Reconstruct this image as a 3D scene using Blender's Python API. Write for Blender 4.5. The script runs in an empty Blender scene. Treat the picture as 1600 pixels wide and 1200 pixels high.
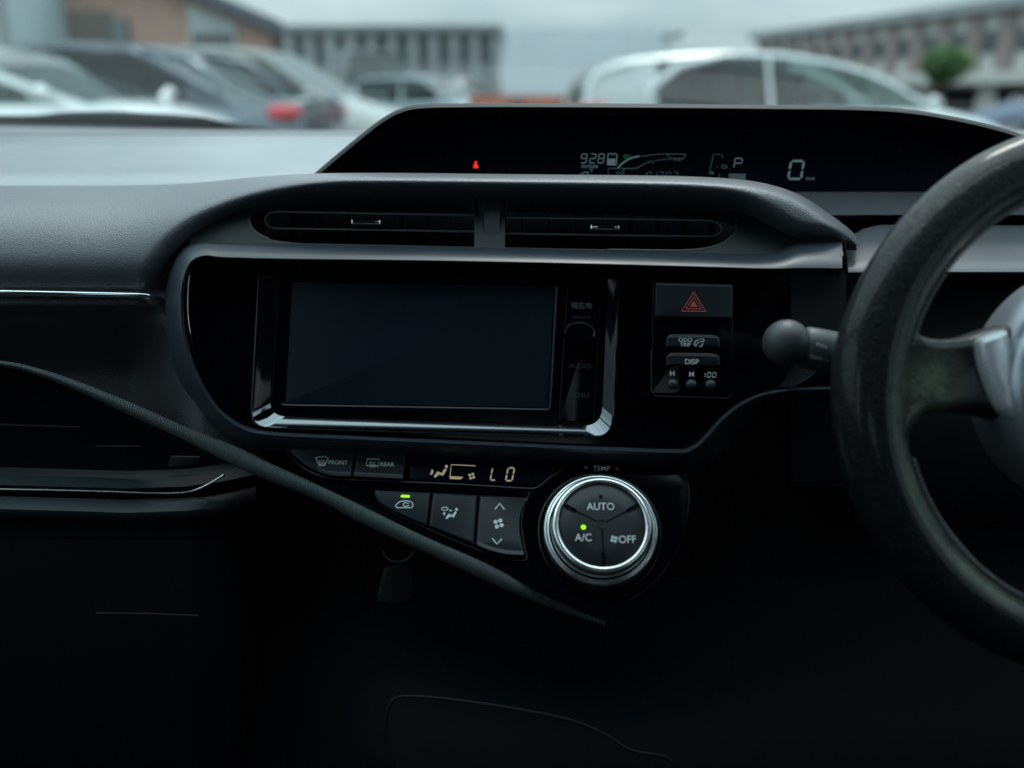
import bpy, bmesh, math, random
import numpy as np
from mathutils import Vector, Matrix
from mathutils.geometry import tessellate_polygon
random.seed(7)
sc = bpy.context.scene
# ------------------------------------------------------------------ camera
F = 1500.0                      # focal length in pixels of a 1600 px wide picture
PITCH = math.radians(16.7)
CAM = Vector((0, 0, 1.05))
cam = bpy.data.cameras.new('camera'); cam_o = bpy.data.objects.new('camera', cam)
sc.collection.objects.link(cam_o); sc.camera = cam_o
cam_o.location = CAM; cam_o.rotation_euler = (math.radians(90) - PITCH, 0, 0)
cam.sensor_width = 36; cam.lens = 36 * F / 1600
cam.clip_start = 0.02; cam.clip_end = 3000
cam.dof.use_dof = True; cam.dof.focus_distance = 0.67; cam.dof.aperture_fstop = cam.lens / 1000 / 0.0105
FWD = Vector((0, math.cos(PITCH), -math.sin(PITCH))); UP = Vector((0, math.sin(PITCH), math.cos(PITCH))); RT = Vector((1, 0, 0))
# ------------------------------------------------------------------ world, sun, exposure
w = bpy.data.worlds.new('World'); sc.world = w; w.use_nodes = True
nt = w.node_tree; nt.nodes.clear()
N = nt.nodes.new; L = nt.links.new
SUN_EL, SUN_AZ = 58, 12
sky = N('ShaderNodeTexSky'); sky.sky_type = 'NISHITA'; sky.sun_disc = False
sky.sun_elevation = math.radians(SUN_EL); sky.sun_rotation = math.radians(SUN_AZ)
sky.dust_density = 3.0; sky.air_density = 1.0
tc = N('ShaderNodeTexCoord'); mp = N('ShaderNodeMapping'); mp.inputs['Scale'].default_value = (1.2, 1.2, 6.0)
ns = N('ShaderNodeTexNoise'); ns.inputs['Scale'].default_value = 2.2; ns.inputs['Detail'].default_value = 5; ns.inputs['Roughness'].default_value = .55
rp = N('ShaderNodeValToRGB'); rp.color_ramp.elements[0].position = .36; rp.color_ramp.elements[1].position = .66
rp.color_ramp.elements[0].color = (.41, .57, .63, 1); rp.color_ramp.elements[1].color = (.76, .90, .92, 1)
vm = N('ShaderNodeVectorMath'); vm.operation = 'SCALE'; vm.inputs['Scale'].default_value = 8.5
mx = N('ShaderNodeMix'); mx.data_type = 'RGBA'; mx.inputs[0].default_value = .9
bg = N('ShaderNodeBackground'); bg.inputs['Strength'].default_value = .1; ow = N('ShaderNodeOutputWorld')
L(tc.outputs['Generated'], mp.inputs['Vector']); L(mp.outputs[0], ns.inputs['Vector']); L(ns.outputs['Fac'], rp.inputs[0])
L(sky.outputs[0], mx.inputs[6]); # overcast sky, its overhead part boosted to brighten the dash top and pad
sx_ = N('ShaderNodeSeparateXYZ'); cl_ = N('ShaderNodeMath'); cl_.operation = 'MAXIMUM'; cl_.inputs[1].default_value = 0
ma_ = N('ShaderNodeMath'); ma_.operation = 'MULTIPLY_ADD'; ma_.inputs[1].default_value = 27.0; ma_.inputs[2].default_value = 8.2
L(tc.outputs['Generated'], sx_.inputs[0]); L(sx_.outputs[2], cl_.inputs[0]); L(cl_.outputs[0], ma_.inputs[0]); L(ma_.outputs[0], vm.inputs['Scale'])
L(rp.outputs[0], vm.inputs[0]); L(vm.outputs[0], mx.inputs[7]); L(mx.outputs[2], bg.inputs[0]); L(bg.outputs[0], ow.inputs[0])
sun = bpy.data.lights.new('sun', 'SUN'); sun.energy = 1.5; sun.angle = math.radians(14); sun.color = (1, .97, .93)
sun_o = bpy.data.objects.new('sun', sun); sc.collection.objects.link(sun_o)
_az = math.radians(SUN_AZ); _el = math.radians(SUN_EL)
_d = Vector((math.sin(_az) * math.cos(_el), math.cos(_az) * math.cos(_el), math.sin(_el)))
sun_o.rotation_euler = _d.to_track_quat('Z', 'Y').to_euler()
vs = sc.view_settings; vs.view_transform = 'Standard'; vs.look = 'None'; vs.exposure = 0.0; vs.gamma = 1
sc.cycles.use_denoising = True; sc.cycles.max_bounces = 10; sc.cycles.transparent_max_bounces = 16
sc.cycles.caustics_reflective = False; sc.cycles.caustics_refractive = False
sc.cycles.sample_clamp_indirect = 4

# ------------------------------------------------------------------ helpers
def cp(u, v, D):
    """point seen at pixel (u, v) of the 1600x1200 picture, D metres in front of the camera"""
    u, v, D = float(u), float(v), float(D)
    return CAM + D * (FWD + RT * ((u - 800) / F) + UP * ((600 - v) / F))
def gp(u, v, y):
    """point seen at pixel (u, v), at the world distance y"""
    d = FWD + RT * ((u - 800) / F) + UP * ((600 - v) / F)
    return CAM + d * (y / d.y)
def link(o): sc.collection.objects.link(o); return o
def thing(name, label, cat, loc=(0, 0, 0), rotz=0, group=None, kind=None):
    o = bpy.data.objects.new(name, None); link(o); o.empty_display_size = .05
    o.location = loc; o.rotation_euler = (0, 0, rotz); o['label'] = label; o['category'] = cat
    if group: o['group'] = group
    if kind: o['kind'] = kind
    return o
def root_loc(p):
    while p.parent: p = p.parent
    return Vector(p.location)
def mk(name, verts, faces, mat, parent=None, smooth=True, local=False, edge=None, label=None):
    off = Vector((0, 0, 0)) if (parent is None or local) else root_loc(parent)
    me = bpy.data.meshes.new(name); me.from_pydata([tuple(Vector(v) - off) for v in verts], [], faces); me.update()
    bm = bmesh.new(); bm.from_mesh(me); bmesh.ops.remove_doubles(bm, verts=bm.verts, dist=1e-6)
    bmesh.ops.recalc_face_normals(bm, faces=bm.faces); bm.to_mesh(me); bm.free()
    me.polygons.foreach_set('use_smooth', [smooth] * len(me.polygons))
    if smooth: me.set_sharp_from_angle(angle=math.radians(edge or 50))
    o = bpy.data.objects.new(name, me); link(o)
    if mat: me.materials.append(mat)
    if parent: o.parent = parent
    if label: o['label'] = label
    return o
class MB:
    def __init__(s): s.v = []; s.f = []
    def add(s, vv, ff):
        n = len(s.v); s.v += [Vector(x) for x in vv]; s.f += [tuple(i + n for i in q) for q in ff]; return s
    def box(s, a, b, M=None):
        x0, y0, z0 = a; x1, y1, z1 = b
        vv = [Vector(q) for q in ((x0,y0,z0),(x1,y0,z0),(x1,y1,z0),(x0,y1,z0),(x0,y0,z1),(x1,y0,z1),(x1,y1,z1),(x0,y1,z1))]
        if M: vv = [M @ q for q in vv]
        return s.add(vv, [(3,2,1,0),(4,5,6,7),(0,1,5,4),(1,2,6,5),(2,3,7,6),(3,0,4,7)])
    def grid(s, rows, close=False, closev=False):
        m = len(rows[0]); n = len(rows); ff = []
        for i in range(n if closev else n - 1):
            for j in range(m if close else m - 1):
                a = i * m + j; b = i * m + (j + 1) % m; c = ((i + 1) % n) * m + (j + 1) % m; d = ((i + 1) % n) * m + j
                ff.append((a, b, c, d))
        return s.add([q for r in rows for q in r], ff)
    def fan(s, ring, rev=False):
        n = len(ring); return s.add(ring, [tuple(range(n))])
    def tube(s, path, r, n=8, cap=True):
        path = [Vector(q) for q in path]; rows = []; pu = None
        for i, q in enumerate(path):
            t = (path[min(i + 1, len(path) - 1)] - path[max(i - 1, 0)]).normalized()
            if pu is None: pu = t.orthogonal().normalized()
            pu = (pu - t * pu.dot(t)).normalized(); pw = t.cross(pu)
            rr = r[i] if isinstance(r, (list, tuple)) else r
            rows.append([q + (pu * math.cos(a) + pw * math.sin(a)) * rr for a in (2 * math.pi * k / n for k in range(n))])
        s.grid(rows, close=True)
        if cap: s.fan(rows[0]); s.fan(rows[-1])
        return s
    def poly(s, pts):          # tessellated concave polygon of 3D points
        tr = tessellate_polygon([pts]); return s.add(pts, [tuple(t) for t in tr])
    def build(s, name, mat, parent=None, **k): return mk(name, s.v, s.f, mat, parent, **k)
def cr(pts, n=8, closed=False):
    """Catmull-Rom through tuples of any length"""
    P = [np.array(p, float) for p in pts]; out = []; m = len(P)
    for i in range(m if closed else m - 1):
        if closed: a, b, c, d = P[(i - 1) % m], P[i], P[(i + 1) % m], P[(i + 2) % m]
        else: a, b, c, d = P[max(i - 1, 0)], P[i], P[i + 1], P[min(i + 2, m - 1)]
        for k in range(n):
            t = k / n
            out.append(tuple(.5 * ((2*b) + (-a + c)*t + (2*a - 5*b + 4*c - d)*t*t + (-a + 3*b - 3*c + d)*t**3)))
    if not closed: out.append(tuple(P[-1]))
    return out
def roundpoly(pts, r, n=5):
    out = []; m = len(pts)
    for i in range(m):
        p = pts[i]; rr = r[i] if isinstance(r, (list, tuple)) else r
        a = Vector(pts[i - 1]) - Vector(p); b = Vector(pts[(i + 1) % m]) - Vector(p)
        rr = min(rr, a.length * .45, b.length * .45)
        if rr <= .01: out.append(tuple(p)); continue
        A = Vector(p) + a.normalized() * rr; B = Vector(p) + b.normalized() * rr
        for k in range(n + 1):
            t = k / n; q = A * (1 - t)**2 + Vector(p) * 2 * t * (1 - t) + B * t * t; out.append((q.x, q.y))
    return out
def inset(pts, d):
    """move a closed pixel outline inwards by d"""
    m = len(pts); area = sum(pts[i][0] * pts[(i + 1) % m][1] - pts[(i + 1) % m][0] * pts[i][1] for i in range(m))
    sg = 1 if area > 0 else -1; out = []
    for i in range(m):
        p = Vector(pts[i]); a = (p - Vector(pts[i - 1])); b = (Vector(pts[(i + 1) % m]) - p)
        if a.length < 1e-6: a = b
        if b.length < 1e-6: b = a
        a.normalize(); b.normalize(); na = Vector((-a.y, a.x)) * sg; nb = Vector((-b.y, b.x)) * sg
        nn = (na + nb); nn = nn.normalized() if nn.length > 1e-3 else na
        out.append(tuple(p + nn * d / max(.5, nn.dot(na))))
    return out
def DF(D): return D if callable(D) else (lambda u, v: D)
def plate(name, pts, D, mat, parent, bev=3, bd=.0012, th=.006, steps=3, **k):
    """raised plate: front face at depth D(u,v), rounded edge bev px wide and bd metres deep, th thick"""
    D = DF(D); rings = [(0, th), (0, bd)]
    for i in range(1, steps + 1):
        a = math.pi / 2 * i / steps; rings.append((bev * (1 - math.cos(a)), bd * (1 - math.sin(a))))
    rows = []
    for d, z in rings:
        q = inset(pts, d) if d else pts
        rows.append([cp(u, v, D(u, v) + z) for u, v in q])
    m = MB(); m.grid(rows, close=True); m.poly(rows[-1]); m.poly(rows[0])
    return m.build(name, mat, parent, **k)
def stroke(m, path, wpx, D, lift=.0004, closed=False):
    """thin raised line printed along a pixel path"""
    D = DF(D); P = [Vector(p) for p in path]
    if closed: P = P + [P[0]]
    A = []; B = []
    for i, p in enumerate(P):
        a = P[max(i - 1, 0)]; b = P[min(i + 1, len(P) - 1)]
        if closed and i in (0, len(P) - 1): a = P[-2]; b = P[1]
        t = b - a; t = t.normalized() if t.length > 1e-6 else Vector((1, 0)); n = Vector((-t.y, t.x)) * wpx / 2
        A.append(p + n); B.append(p - n)
    m.grid([[cp(q.x, q.y, D(q.x, q.y) - lift) for q in A], [cp(q.x, q.y, D(q.x, q.y) - lift) for q in B]])
def flat(m, pts, D, lift=.0004):
    D = DF(D); m.poly([cp(u, v, D(u, v) - lift) for u, v in pts])
def disc(m, u, v, r, D, lift=.0004, n=14, ry=None):
    flat(m, [(u + r * math.cos(2*math.pi*k/n), v + (ry or r) * math.sin(2*math.pi*k/n)) for k in range(n)], D, lift)
def text(m, s, u, v, h, D, slope=.0, shear=0, lift=.0004, align='CENTER', wide=1.0, bold=0):
    """lettering: baseline centre (u, v), cap height h px"""
    D = DF(D); c = bpy.data.curves.new('t', 'FONT'); c.body = s; c.size = 1; c.align_x = align; c.resolution_u = 3; c.offset = bold
    o = bpy.data.objects.new('t', c); link(o); bpy.context.view_layer.update()
    me = o.evaluated_get(bpy.context.evaluated_depsgraph_get()).to_mesh(); k = h / .72; vv = []
    for q in me.vertices:
        x, y = q.co.x * k * wide, q.co.y * k; U = u + x + shear * y; V = v - y + slope * x
        vv.append(cp(U, V, D(U, V) - lift))
    m.add(vv, [tuple(p.vertices) for p in me.polygons]); o.to_mesh_clear(); bpy.data.objects.remove(o); bpy.data.curves.remove(c)
SEG = {'0': 'abcdef', '1': 'bc', '2': 'abged', '3': 'abgcd', '7': 'abc', '8': 'abcdefg', '9': 'abcfgd', 'L': 'fed', 'P': 'abgfe', 'O': 'abcdef', 'r': 'abf'}
def seg7(m, ch, u, v, wd, h, t, D, shear=.15, lift=.0004, slope=.015):
    """seven segment digit, lower left corner (u, v)"""
    g = t * .18; S = {'a': ((0,h),(wd,h)), 'b': ((wd,h),(wd,h/2)), 'c': ((wd,h/2),(wd,0)), 'd': ((0,0),(wd,0)), 'e': ((0,h/2),(0,0)), 'f': ((0,h),(0,h/2)), 'g': ((0,h/2),(wd,h/2))}
    for q in SEG[ch]:
        (x0, y0), (x1, y1) = S[q]; a = Vector((x0, y0)); b = Vector((x1, y1)); dd = (b - a).normalized(); n = Vector((-dd.y, dd.x)) * t / 2
        a += dd * g; b -= dd * g
        pts = [a, a + dd*t/2 + n, b - dd*t/2 + n, b, b - dd*t/2 - n, a + dd*t/2 - n]
        flat(m, [(u + p.x + shear * p.y, v - p.y + slope * p.x) for p in pts], D, lift)
def fan_icon(m, u, v, r, D):
    for k in range(4):
        a = k * math.pi / 2 + .5; disc(m, u + r * .56 * math.cos(a), v + r * .56 * math.sin(a), r * .36, D, ry=r * .34)
def seat_icon(m, u, v, s, D):
    flat(m, [(u-9*s,v+6*s),(u-4*s,v-1*s),(u+2*s,v+1.2*s),(u+6*s,v-5*s),(u+9*s,v-3.5*s),(u+4*s,v+5*s),(u-2*s,v+3.5*s),(u-7*s,v+8*s)], D)
    disc(m, u + 8.3*s, v - 7.6*s, 2.2*s, D); disc(m, u - 11*s, v - 1*s, 1.7*s, D, ry=2.6*s); 
# ------------------------------------------------------------------ materials
def mat(name, col, rough=.5, metal=0, spec=.5, coat=0, bump=None, var=None, emit=None, rvar=0, coatr=.05):
    m = bpy.data.materials.new(name); m.use_nodes = True; t = m.node_tree; b = t.nodes['Principled BSDF']; n = t.nodes.new; l = t.links.new
    b.inputs['Base Color'].default_value = (*col, 1); b.inputs['Roughness'].default_value = rough; b.inputs['Metallic'].default_value = metal
    b.inputs['Specular IOR Level'].default_value = spec; b.inputs['Coat Weight'].default_value = coat; b.inputs['Coat Roughness'].default_value = coatr
    if emit: b.inputs['Emission Color'].default_value = (*emit[0], 1); b.inputs['Emission Strength'].default_value = emit[1]
    co = n('ShaderNodeTexCoord')
    if var:      # (scale, second colour, low, high)
        s, c2, lo, hi = var; x = n('ShaderNodeTexNoise'); x.inputs['Scale'].default_value = s; x.inputs['Detail'].default_value = 6; x.inputs['Roughness'].default_value = .6
        r = n('ShaderNodeMapRange'); r.inputs[1].default_value = lo; r.inputs[2].default_value = hi; q = n('ShaderNodeMix'); q.data_type = 'RGBA'
        q.inputs[6].default_value = (*col, 1); q.inputs[7].default_value = (*c2, 1)
        l(co.outputs['Object'], x.inputs['Vector']); l(x.outputs['Fac'], r.inputs[0]); l(r.outputs[0], q.inputs[0]); l(q.outputs[2], b.inputs['Base Color'])
    if rvar:
        x = n('ShaderNodeTexNoise'); x.inputs['Scale'].default_value = 18; x.inputs['Detail'].default_value = 7
        r = n('ShaderNodeMapRange'); r.inputs[1].default_value = .3; r.inputs[2].default_value = .7; r.inputs[3].default_value = max(.02, rough - rvar); r.inputs[4].default_value = rough + rvar
        l(co.outputs['Object'], x.inputs['Vector']); l(x.outputs['Fac'], r.inputs[0]); l(r.outputs[0], b.inputs['Roughness'])
    if bump:     # (kind, scale, strength, distance)
        kd, s, st, ds = bump; bp = n('ShaderNodeBump'); bp.inputs['Strength'].default_value = st; bp.inputs['Distance'].default_value = ds
        if kd == 'leather':
            x = n('ShaderNodeTexVoronoi'); x.inputs['Scale'].default_value = s; x.feature = 'SMOOTH_F1'; x.inputs['Smoothness'].default_value = .5
            y = n('ShaderNodeTexNoise'); y.inputs['Scale'].default_value = s * .35; y.inputs['Detail'].default_value = 4
            va = n('ShaderNodeVectorMath'); va.operation = 'ADD'; sm = n('ShaderNodeVectorMath'); sm.operation = 'SCALE'; sm.inputs['Scale'].default_value = 3.0 / s
            l(co.outputs['Object'], y.inputs['Vector']); l(y.outputs['Color'], sm.inputs[0]); l(co.outputs['Object'], va.inputs[0]); l(sm.outputs[0], va.inputs[1])
            l(va.outputs[0], x.inputs['Vector']); l(x.outputs['Distance'], bp.inputs['Height'])
        elif kd == 'rib':
            x = n('ShaderNodeTexWave'); x.inputs['Scale'].default_value = s; x.bands_direction = 'X'; l(co.outputs['Object'], x.inputs['Vector']); l(x.outputs['Fac'], bp.inputs['Height'])
        else:
            x = n('ShaderNodeTexNoise'); x.inputs['Scale'].default_value = s; x.inputs['Detail'].default_value = 5; l(co.outputs['Object'], x.inputs['Vector']); l(x.outputs['Fac'], bp.inputs['Height'])
        l(bp.outputs[0], b.inputs['Normal'])
    return m
def glassmat(name, tint, refl=.04, rough=.0):
    m = bpy.data.materials.new(name); m.use_nodes = True; t = m.node_tree; t.nodes.clear(); n = t.nodes.new; l = t.links.new
    tr = n('ShaderNodeBsdfTransparent'); tr.inputs[0].default_value = (*tint, 1); g = n('ShaderNodeBsdfGlossy'); g.inputs['Roughness'].default_value = rough
    f = n('ShaderNodeLayerWeight'); f.inputs['Blend'].default_value = .5; ms = n('ShaderNodeMixShader'); o = n('ShaderNodeOutputMaterial')
    pw = n('ShaderNodeMath'); pw.operation = 'POWER'; pw.inputs[1].default_value = 5; ad = n('ShaderNodeMath'); ad.operation = 'MULTIPLY_ADD'; ad.inputs[1].default_value = .9 * refl; ad.inputs[2].default_value = .05 * refl
    l(f.outputs['Facing'], pw.inputs[0]); l(pw.outputs[0], ad.inputs[0])
    l(ad.outputs[0], ms.inputs[0]); l(tr.outputs[0], ms.inputs[1]); l(g.outputs[0], ms.inputs[2]); l(ms.outputs[0], o.inputs[0]); return m
M = {}
M['pad'] = mat('pad_leatherette', (.082, .088, .104), .42, spec=.8, coat=.3, coatr=.33, bump=('leather', 1050, .7, .0006), rvar=.05)
M['top'] = mat('dash_top_plastic', (.165, .18, .20), .36, var=(7, (.205, .215, .235), .42, .7), spec=.8, coat=.6, coatr=.3, bump=('noise', 900, .25, .0003), rvar=.05)
M['hard'] = mat('hard_plastic', (.018, .026, .030), .5, spec=.4, bump=('noise', 1400, .25, .0002), rvar=.05)
M['bezel'] = mat('bezel_plastic', (.030, .039, .050), .42, spec=.45, bump=('noise', 1800, .15, .0002), rvar=.05)
M['dark'] = mat('dark_plastic', (.004, .006, .009), .55, spec=.25, bump=('noise', 1400, .2, .0002))
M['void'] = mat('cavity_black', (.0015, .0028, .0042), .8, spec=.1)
M['knee'] = mat('knee_plastic', (.0045, .0065, .0095), .6, spec=.25, bump=('noise', 1400, .2, .0002))
M['gloss'] = mat('piano_black', (.0012, .002, .0035), .1, spec=.2, rvar=.03)
M['glossframe'] = mat('gloss_frame', (.17, .19, .205), .07, metal=1)
M['gloss2'] = mat('gloss_black_frame', (.002, .003, .004), .06, spec=.3, coat=.1)
M['stalk'] = mat('stalk_plastic', (.040, .048, .052), .48, spec=.5, bump=('noise', 1500, .2, .0002))
M['vent'] = mat('vent_plastic', (.0085, .0135, .0155), .5, spec=.4, bump=('noise', 1400, .2, .0002))
M['screen'] = mat('screen_glass', (.006, .0135, .022), .38, spec=.2, rvar=.04)
M['lcdglass'] = mat('lcd_glass', (.002, .005, .011), .2, spec=.12)
M['btn'] = mat('button_plastic', (.012, .017, .022), .4, spec=.4, bump=('noise', 2200, .12, .0002))
M['chrome'] = mat('satin_chrome', (.80, .83, .85), .24, metal=1, rvar=.05)
M['bright'] = mat('bright_chrome', (.75, .78, .8), .06, metal=1)
M['silver'] = mat('silver_paint', (.66, .70, .75), .30, metal=.35, rvar=.05)
M['ink'] = mat('white_ink', (.62, .70, .72), .6)
M['inkdim'] = mat('dim_ink', (.10, .115, .125), .6)
M['blue_ink'] = mat('blue_ink', (.05, .18, .28), .6)
M['red_ink'] = mat('red_ink', (.6, .05, .05), .6)
M['hazard'] = mat('hazard_ink', (.42, .085, .075), .6, emit=((1, .2, .17), .03))
M['lcd'] = mat('lcd_segments', (.0, .0, .0), .6, emit=((.19, .32, .36), .34))
M['lcdim'] = mat('lcd_segments_dim', (.0, .0, .0), .6, emit=((.16, .27, .32), .17))
M['lcdgreen'] = mat('lcd_green', (.0, .0, .0), .6, emit=((.02, .30, .10), .22))
M['amber'] = mat('amber_segments', (.0, .0, .0), .6, emit=((.62, .58, .36), .42))
M['redlamp'] = mat('red_lamp', (.2, 0, 0), .5, emit=((1, .03, .015), 1.1))
M['greenled'] = mat('green_led', (.1, .3, 0), .5, emit=((.35, 1, .0), .95))
M['leather'] = mat('wheel_leather', (.014, .017, .020), .36, spec=.5, coat=.8, coatr=.2, bump=('leather', 800, .4, .0005), var=(26, (.05, .055, .042), .55, .8), rvar=.08)
def worn_highlit_leather():
    m = mat('wheel_leather', (.005, .0065, .008), .45, spec=.15, coat=.38, coatr=.14, bump=('leather', 750, .9, .0007), rvar=.1)
    t = m.node_tree; b = t.nodes['Principled BSDF']; n = t.nodes.new; l = t.links.new; co = n('ShaderNodeTexCoord'); k = .53 / F
    def dot(v):
        d = n('ShaderNodeVectorMath'); d.operation = 'DOT_PRODUCT'; l(co.outputs['Object'], d.inputs[0]); d.inputs[1].default_value = tuple(v); return d.outputs['Value']
    def mth(op, a, b2=None, c=None, clamp=False):
        q = n('ShaderNodeMath'); q.operation = op; q.use_clamp = clamp
        for i, x in enumerate((a, b2, c)):
            if x is None: continue
            if isinstance(x, (int, float)): q.inputs[i].default_value = x
            else: l(x, q.inputs[i])
        return q.outputs[0]
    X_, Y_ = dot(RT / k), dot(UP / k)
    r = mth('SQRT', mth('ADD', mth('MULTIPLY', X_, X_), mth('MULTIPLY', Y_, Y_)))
    band = mth('SUBTRACT', 1.0, mth('DIVIDE', mth('ABSOLUTE', mth('SUBTRACT', r, 358)), 20), clamp=True)  # pale streak: a highlight along the rim painted into the leather colour
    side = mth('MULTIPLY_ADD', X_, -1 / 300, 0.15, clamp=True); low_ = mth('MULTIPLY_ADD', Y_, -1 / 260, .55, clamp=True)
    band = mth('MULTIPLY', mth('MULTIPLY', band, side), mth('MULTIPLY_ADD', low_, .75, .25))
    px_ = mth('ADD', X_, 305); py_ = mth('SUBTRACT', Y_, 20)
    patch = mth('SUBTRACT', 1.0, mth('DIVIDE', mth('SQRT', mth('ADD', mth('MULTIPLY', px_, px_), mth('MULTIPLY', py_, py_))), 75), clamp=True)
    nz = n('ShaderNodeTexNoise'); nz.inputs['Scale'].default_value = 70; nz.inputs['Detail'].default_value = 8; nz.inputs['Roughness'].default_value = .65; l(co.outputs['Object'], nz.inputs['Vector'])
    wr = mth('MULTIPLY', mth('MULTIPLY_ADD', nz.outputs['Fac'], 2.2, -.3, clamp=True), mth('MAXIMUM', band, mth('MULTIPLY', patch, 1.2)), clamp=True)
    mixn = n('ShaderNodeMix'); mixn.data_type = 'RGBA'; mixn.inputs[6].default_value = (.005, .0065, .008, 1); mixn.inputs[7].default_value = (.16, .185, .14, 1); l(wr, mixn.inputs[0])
    sn = n('ShaderNodeTexNoise'); sn.inputs['Scale'].default_value = 520; sn.inputs['Detail'].default_value = 3; l(co.outputs['Object'], sn.inputs['Vector'])
    sf = mth('MULTIPLY_ADD', sn.outputs['Fac'], 5.0, -2.7, clamp=True); m2 = n('ShaderNodeMix'); m2.data_type = 'RGBA'; m2.inputs[7].default_value = (.028, .031, .029, 1)
    l(sf, m2.inputs[0]); l(mixn.outputs[2], m2.inputs[6]); l(m2.outputs[2], b.inputs['Base Color']); return m
M['leather'] = worn_highlit_leather()
M['thread'] = mat('thread', (.16, .18, .18), .7)
M['rib'] = mat('ribbed_trim', (.070, .088, .092), .6, spec=.4, bump=('rib', 190, 1.0, .0006))
M['louvre'] = mat('louvre_lit_plastic', (.16, .19, .20), .4, spec=.5)  # paler than the vent plastic: light caught on the edges is in the colour
M['shelf'] = mat('driver_shelf_plastic', (.085, .092, .104), .42, spec=.6, bump=('noise', 900, .25, .0003), rvar=.05)
M['carpet'] = mat('carpet', (.01, .011, .012), .95, bump=('noise', 500, .6, .002))
M['liner'] = mat('headliner', (.07, .07, .07), .9, bump=('noise', 400, .2, .001))
M['body_in'] = mat('door_trim', (.03, .032, .035), .6, bump=('noise', 900, .2, .0004))
M['wiper'] = mat('wiper_rubber', (.006, .007, .008), .6, spec=.2)
M['wind'] = glassmat('windshield_glass', (.93, .97, .96), .6)
# ------------------------------------------------------------------ SETTING: ground, buildings
def struct(name, m, mt, **k):
    o = m.build(name, mt, None, **k); o['kind'] = 'structure'; return o
M['asphalt'] = mat('asphalt', (.055, .057, .06), .85, var=(.35, (.09, .09, .09), .35, .7), bump=('noise', 40, .5, .01))
M['linepaint'] = mat('line_paint', (.6, .6, .58), .7, var=(3, (.25, .25, .25), .5, .8))
g = MB(); n_ = 30
g.grid([[(-1200 + 2400 * i / n_, -900 + 2400 * j / n_, 0) for i in range(n_ + 1)] for j in range(n_ + 1)]); struct('ground', g, M['asphalt'])
g = MB()
for k in range(-7, 9):
    for y0 in (6.6, 13.5, 21.5): g.box((k * 2.7 + .6, y0, .004), (k * 2.7 + .72, y0 + 4.9, .008))
struct('parking_lines', g, M['linepaint'])
def brickmat(name, c1, c2, mortar, scale):
    m = bpy.data.materials.new(name); m.use_nodes = True; t = m.node_tree; b = t.nodes['Principled BSDF']; n = t.nodes.new; l = t.links.new
    co = n('ShaderNodeTexCoord'); mp = n('ShaderNodeMapping'); mp.inputs['Rotation'].default_value = (math.radians(90), 0, 0)
    br = n('ShaderNodeTexBrick'); br.inputs['Color1'].default_value = (*c1, 1); br.inputs['Color2'].default_value = (*c2, 1); br.inputs['Mortar'].default_value = (*mortar, 1)
    br.inputs['Scale'].default_value = scale; br.inputs['Mortar Size'].default_value = .015
    l(co.outputs['Object'], mp.inputs[0]); l(mp.outputs[0], br.inputs['Vector']); l(br.outputs['Color'], b.inputs['Base Color']); b.inputs['Roughness'].default_value = .9; return m
M['brick'] = brickmat('brown_brick', (.58, .36, .28), (.48, .29, .225), (.42, .36, .32), 4.0)
M['concrete'] = mat('concrete', (.34, .36, .36), .85, var=(1.2, (.25, .27, .28), .4, .7))
M['winglass'] = mat('window_glass', (.09, .11, .115), .12, spec=.6)
M['roofdark'] = mat('roof_dark', (.09, .11, .13), .6)
M['panelpale'] = mat('pale_cladding', (.50, .54, .53), .6, var=(2, (.40, .44, .44), .4, .7))
M['cream'] = mat('cream_render', (.60, .59, .55), .8, var=(.8, (.52, .51, .48), .4, .7))
M['brownpanel'] = mat('brown_panel', (.29, .235, .225), .8, var=(1.5, (.25, .20, .19), .4, .7))
M['greyclad'] = mat('grey_cladding', (.34, .38, .38), .8, var=(.6, (.17, .20, .22), .4, .7))
M['greypaint'] = mat('grey_paint', (.19, .22, .22), .7)
M['bluegrey'] = mat('bluegrey_cladding', (.42, .52, .53), .6)
def zat(v, y, u=800): return gp(u, v, y).z
def xat(u, y): return gp(u, 150, y).x
# brick hall with a gable, left
Y = 17.0; x0, x1, xp = xat(38, Y), xat(432, Y), xat(300, Y)
b = thing('brick_building', 'brown brick hall with a pale panel under its sloping roof, at the left', 'building', ((x0 + x1) / 2, Y, 0))
zt, ze = zat(-60, Y), zat(48, Y)
xe = x1 - (x1 - xp) * 2.3
def prism(pts, y0, y1, sk_=0):
    m = MB(); m.grid([[(x, y0, z) for x, z in pts], [(x + sk_, y1, z) for x, z in pts]], close=True)
    m.poly([Vector((x, y0, z)) for x, z in pts]); m.poly([Vector((x + sk_, y1, z)) for x, z in pts]); return m
slope = (zat(0, Y) - ze) / (x1 - xat(322, Y))
ztop = ze + slope * (x1 - x0) / 2; xm = (x0 + x1) / 2
prism([(x0, 0), (x1, 0), (x1, ze), (xm, ztop), (x0, ze + 0.9)], Y, Y + 14, -3.6).build('wall', M['brick'], b, smooth=False)
r_ = MB()
for (xa, za, xb, zb) in ((x1 + .25, ze - .25 * slope, xm, ztop + .02), (xm, ztop + .02, x0 - .25, ze + .8)):
    m = prism([(xa, za), (xb, zb), (xb, zb + .22), (xa, za + .22)], Y - .3, Y + 14.2, -3.7); r_.add(m.v, m.f)
r_.build('roof', M['roofdark'], b, smooth=False)
xa, xb = xat(306, Y), xat(378, Y)
prism([(xa, 1.2), (xb, 1.2), (xb, ze + (x1 - xb) * slope - .12), (xa, ze + (x1 - xa) * slope - .12)], Y - .05, Y + .02).build('gable_panel', M['panelpale'], b, smooth=False)
m = MB()
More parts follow.
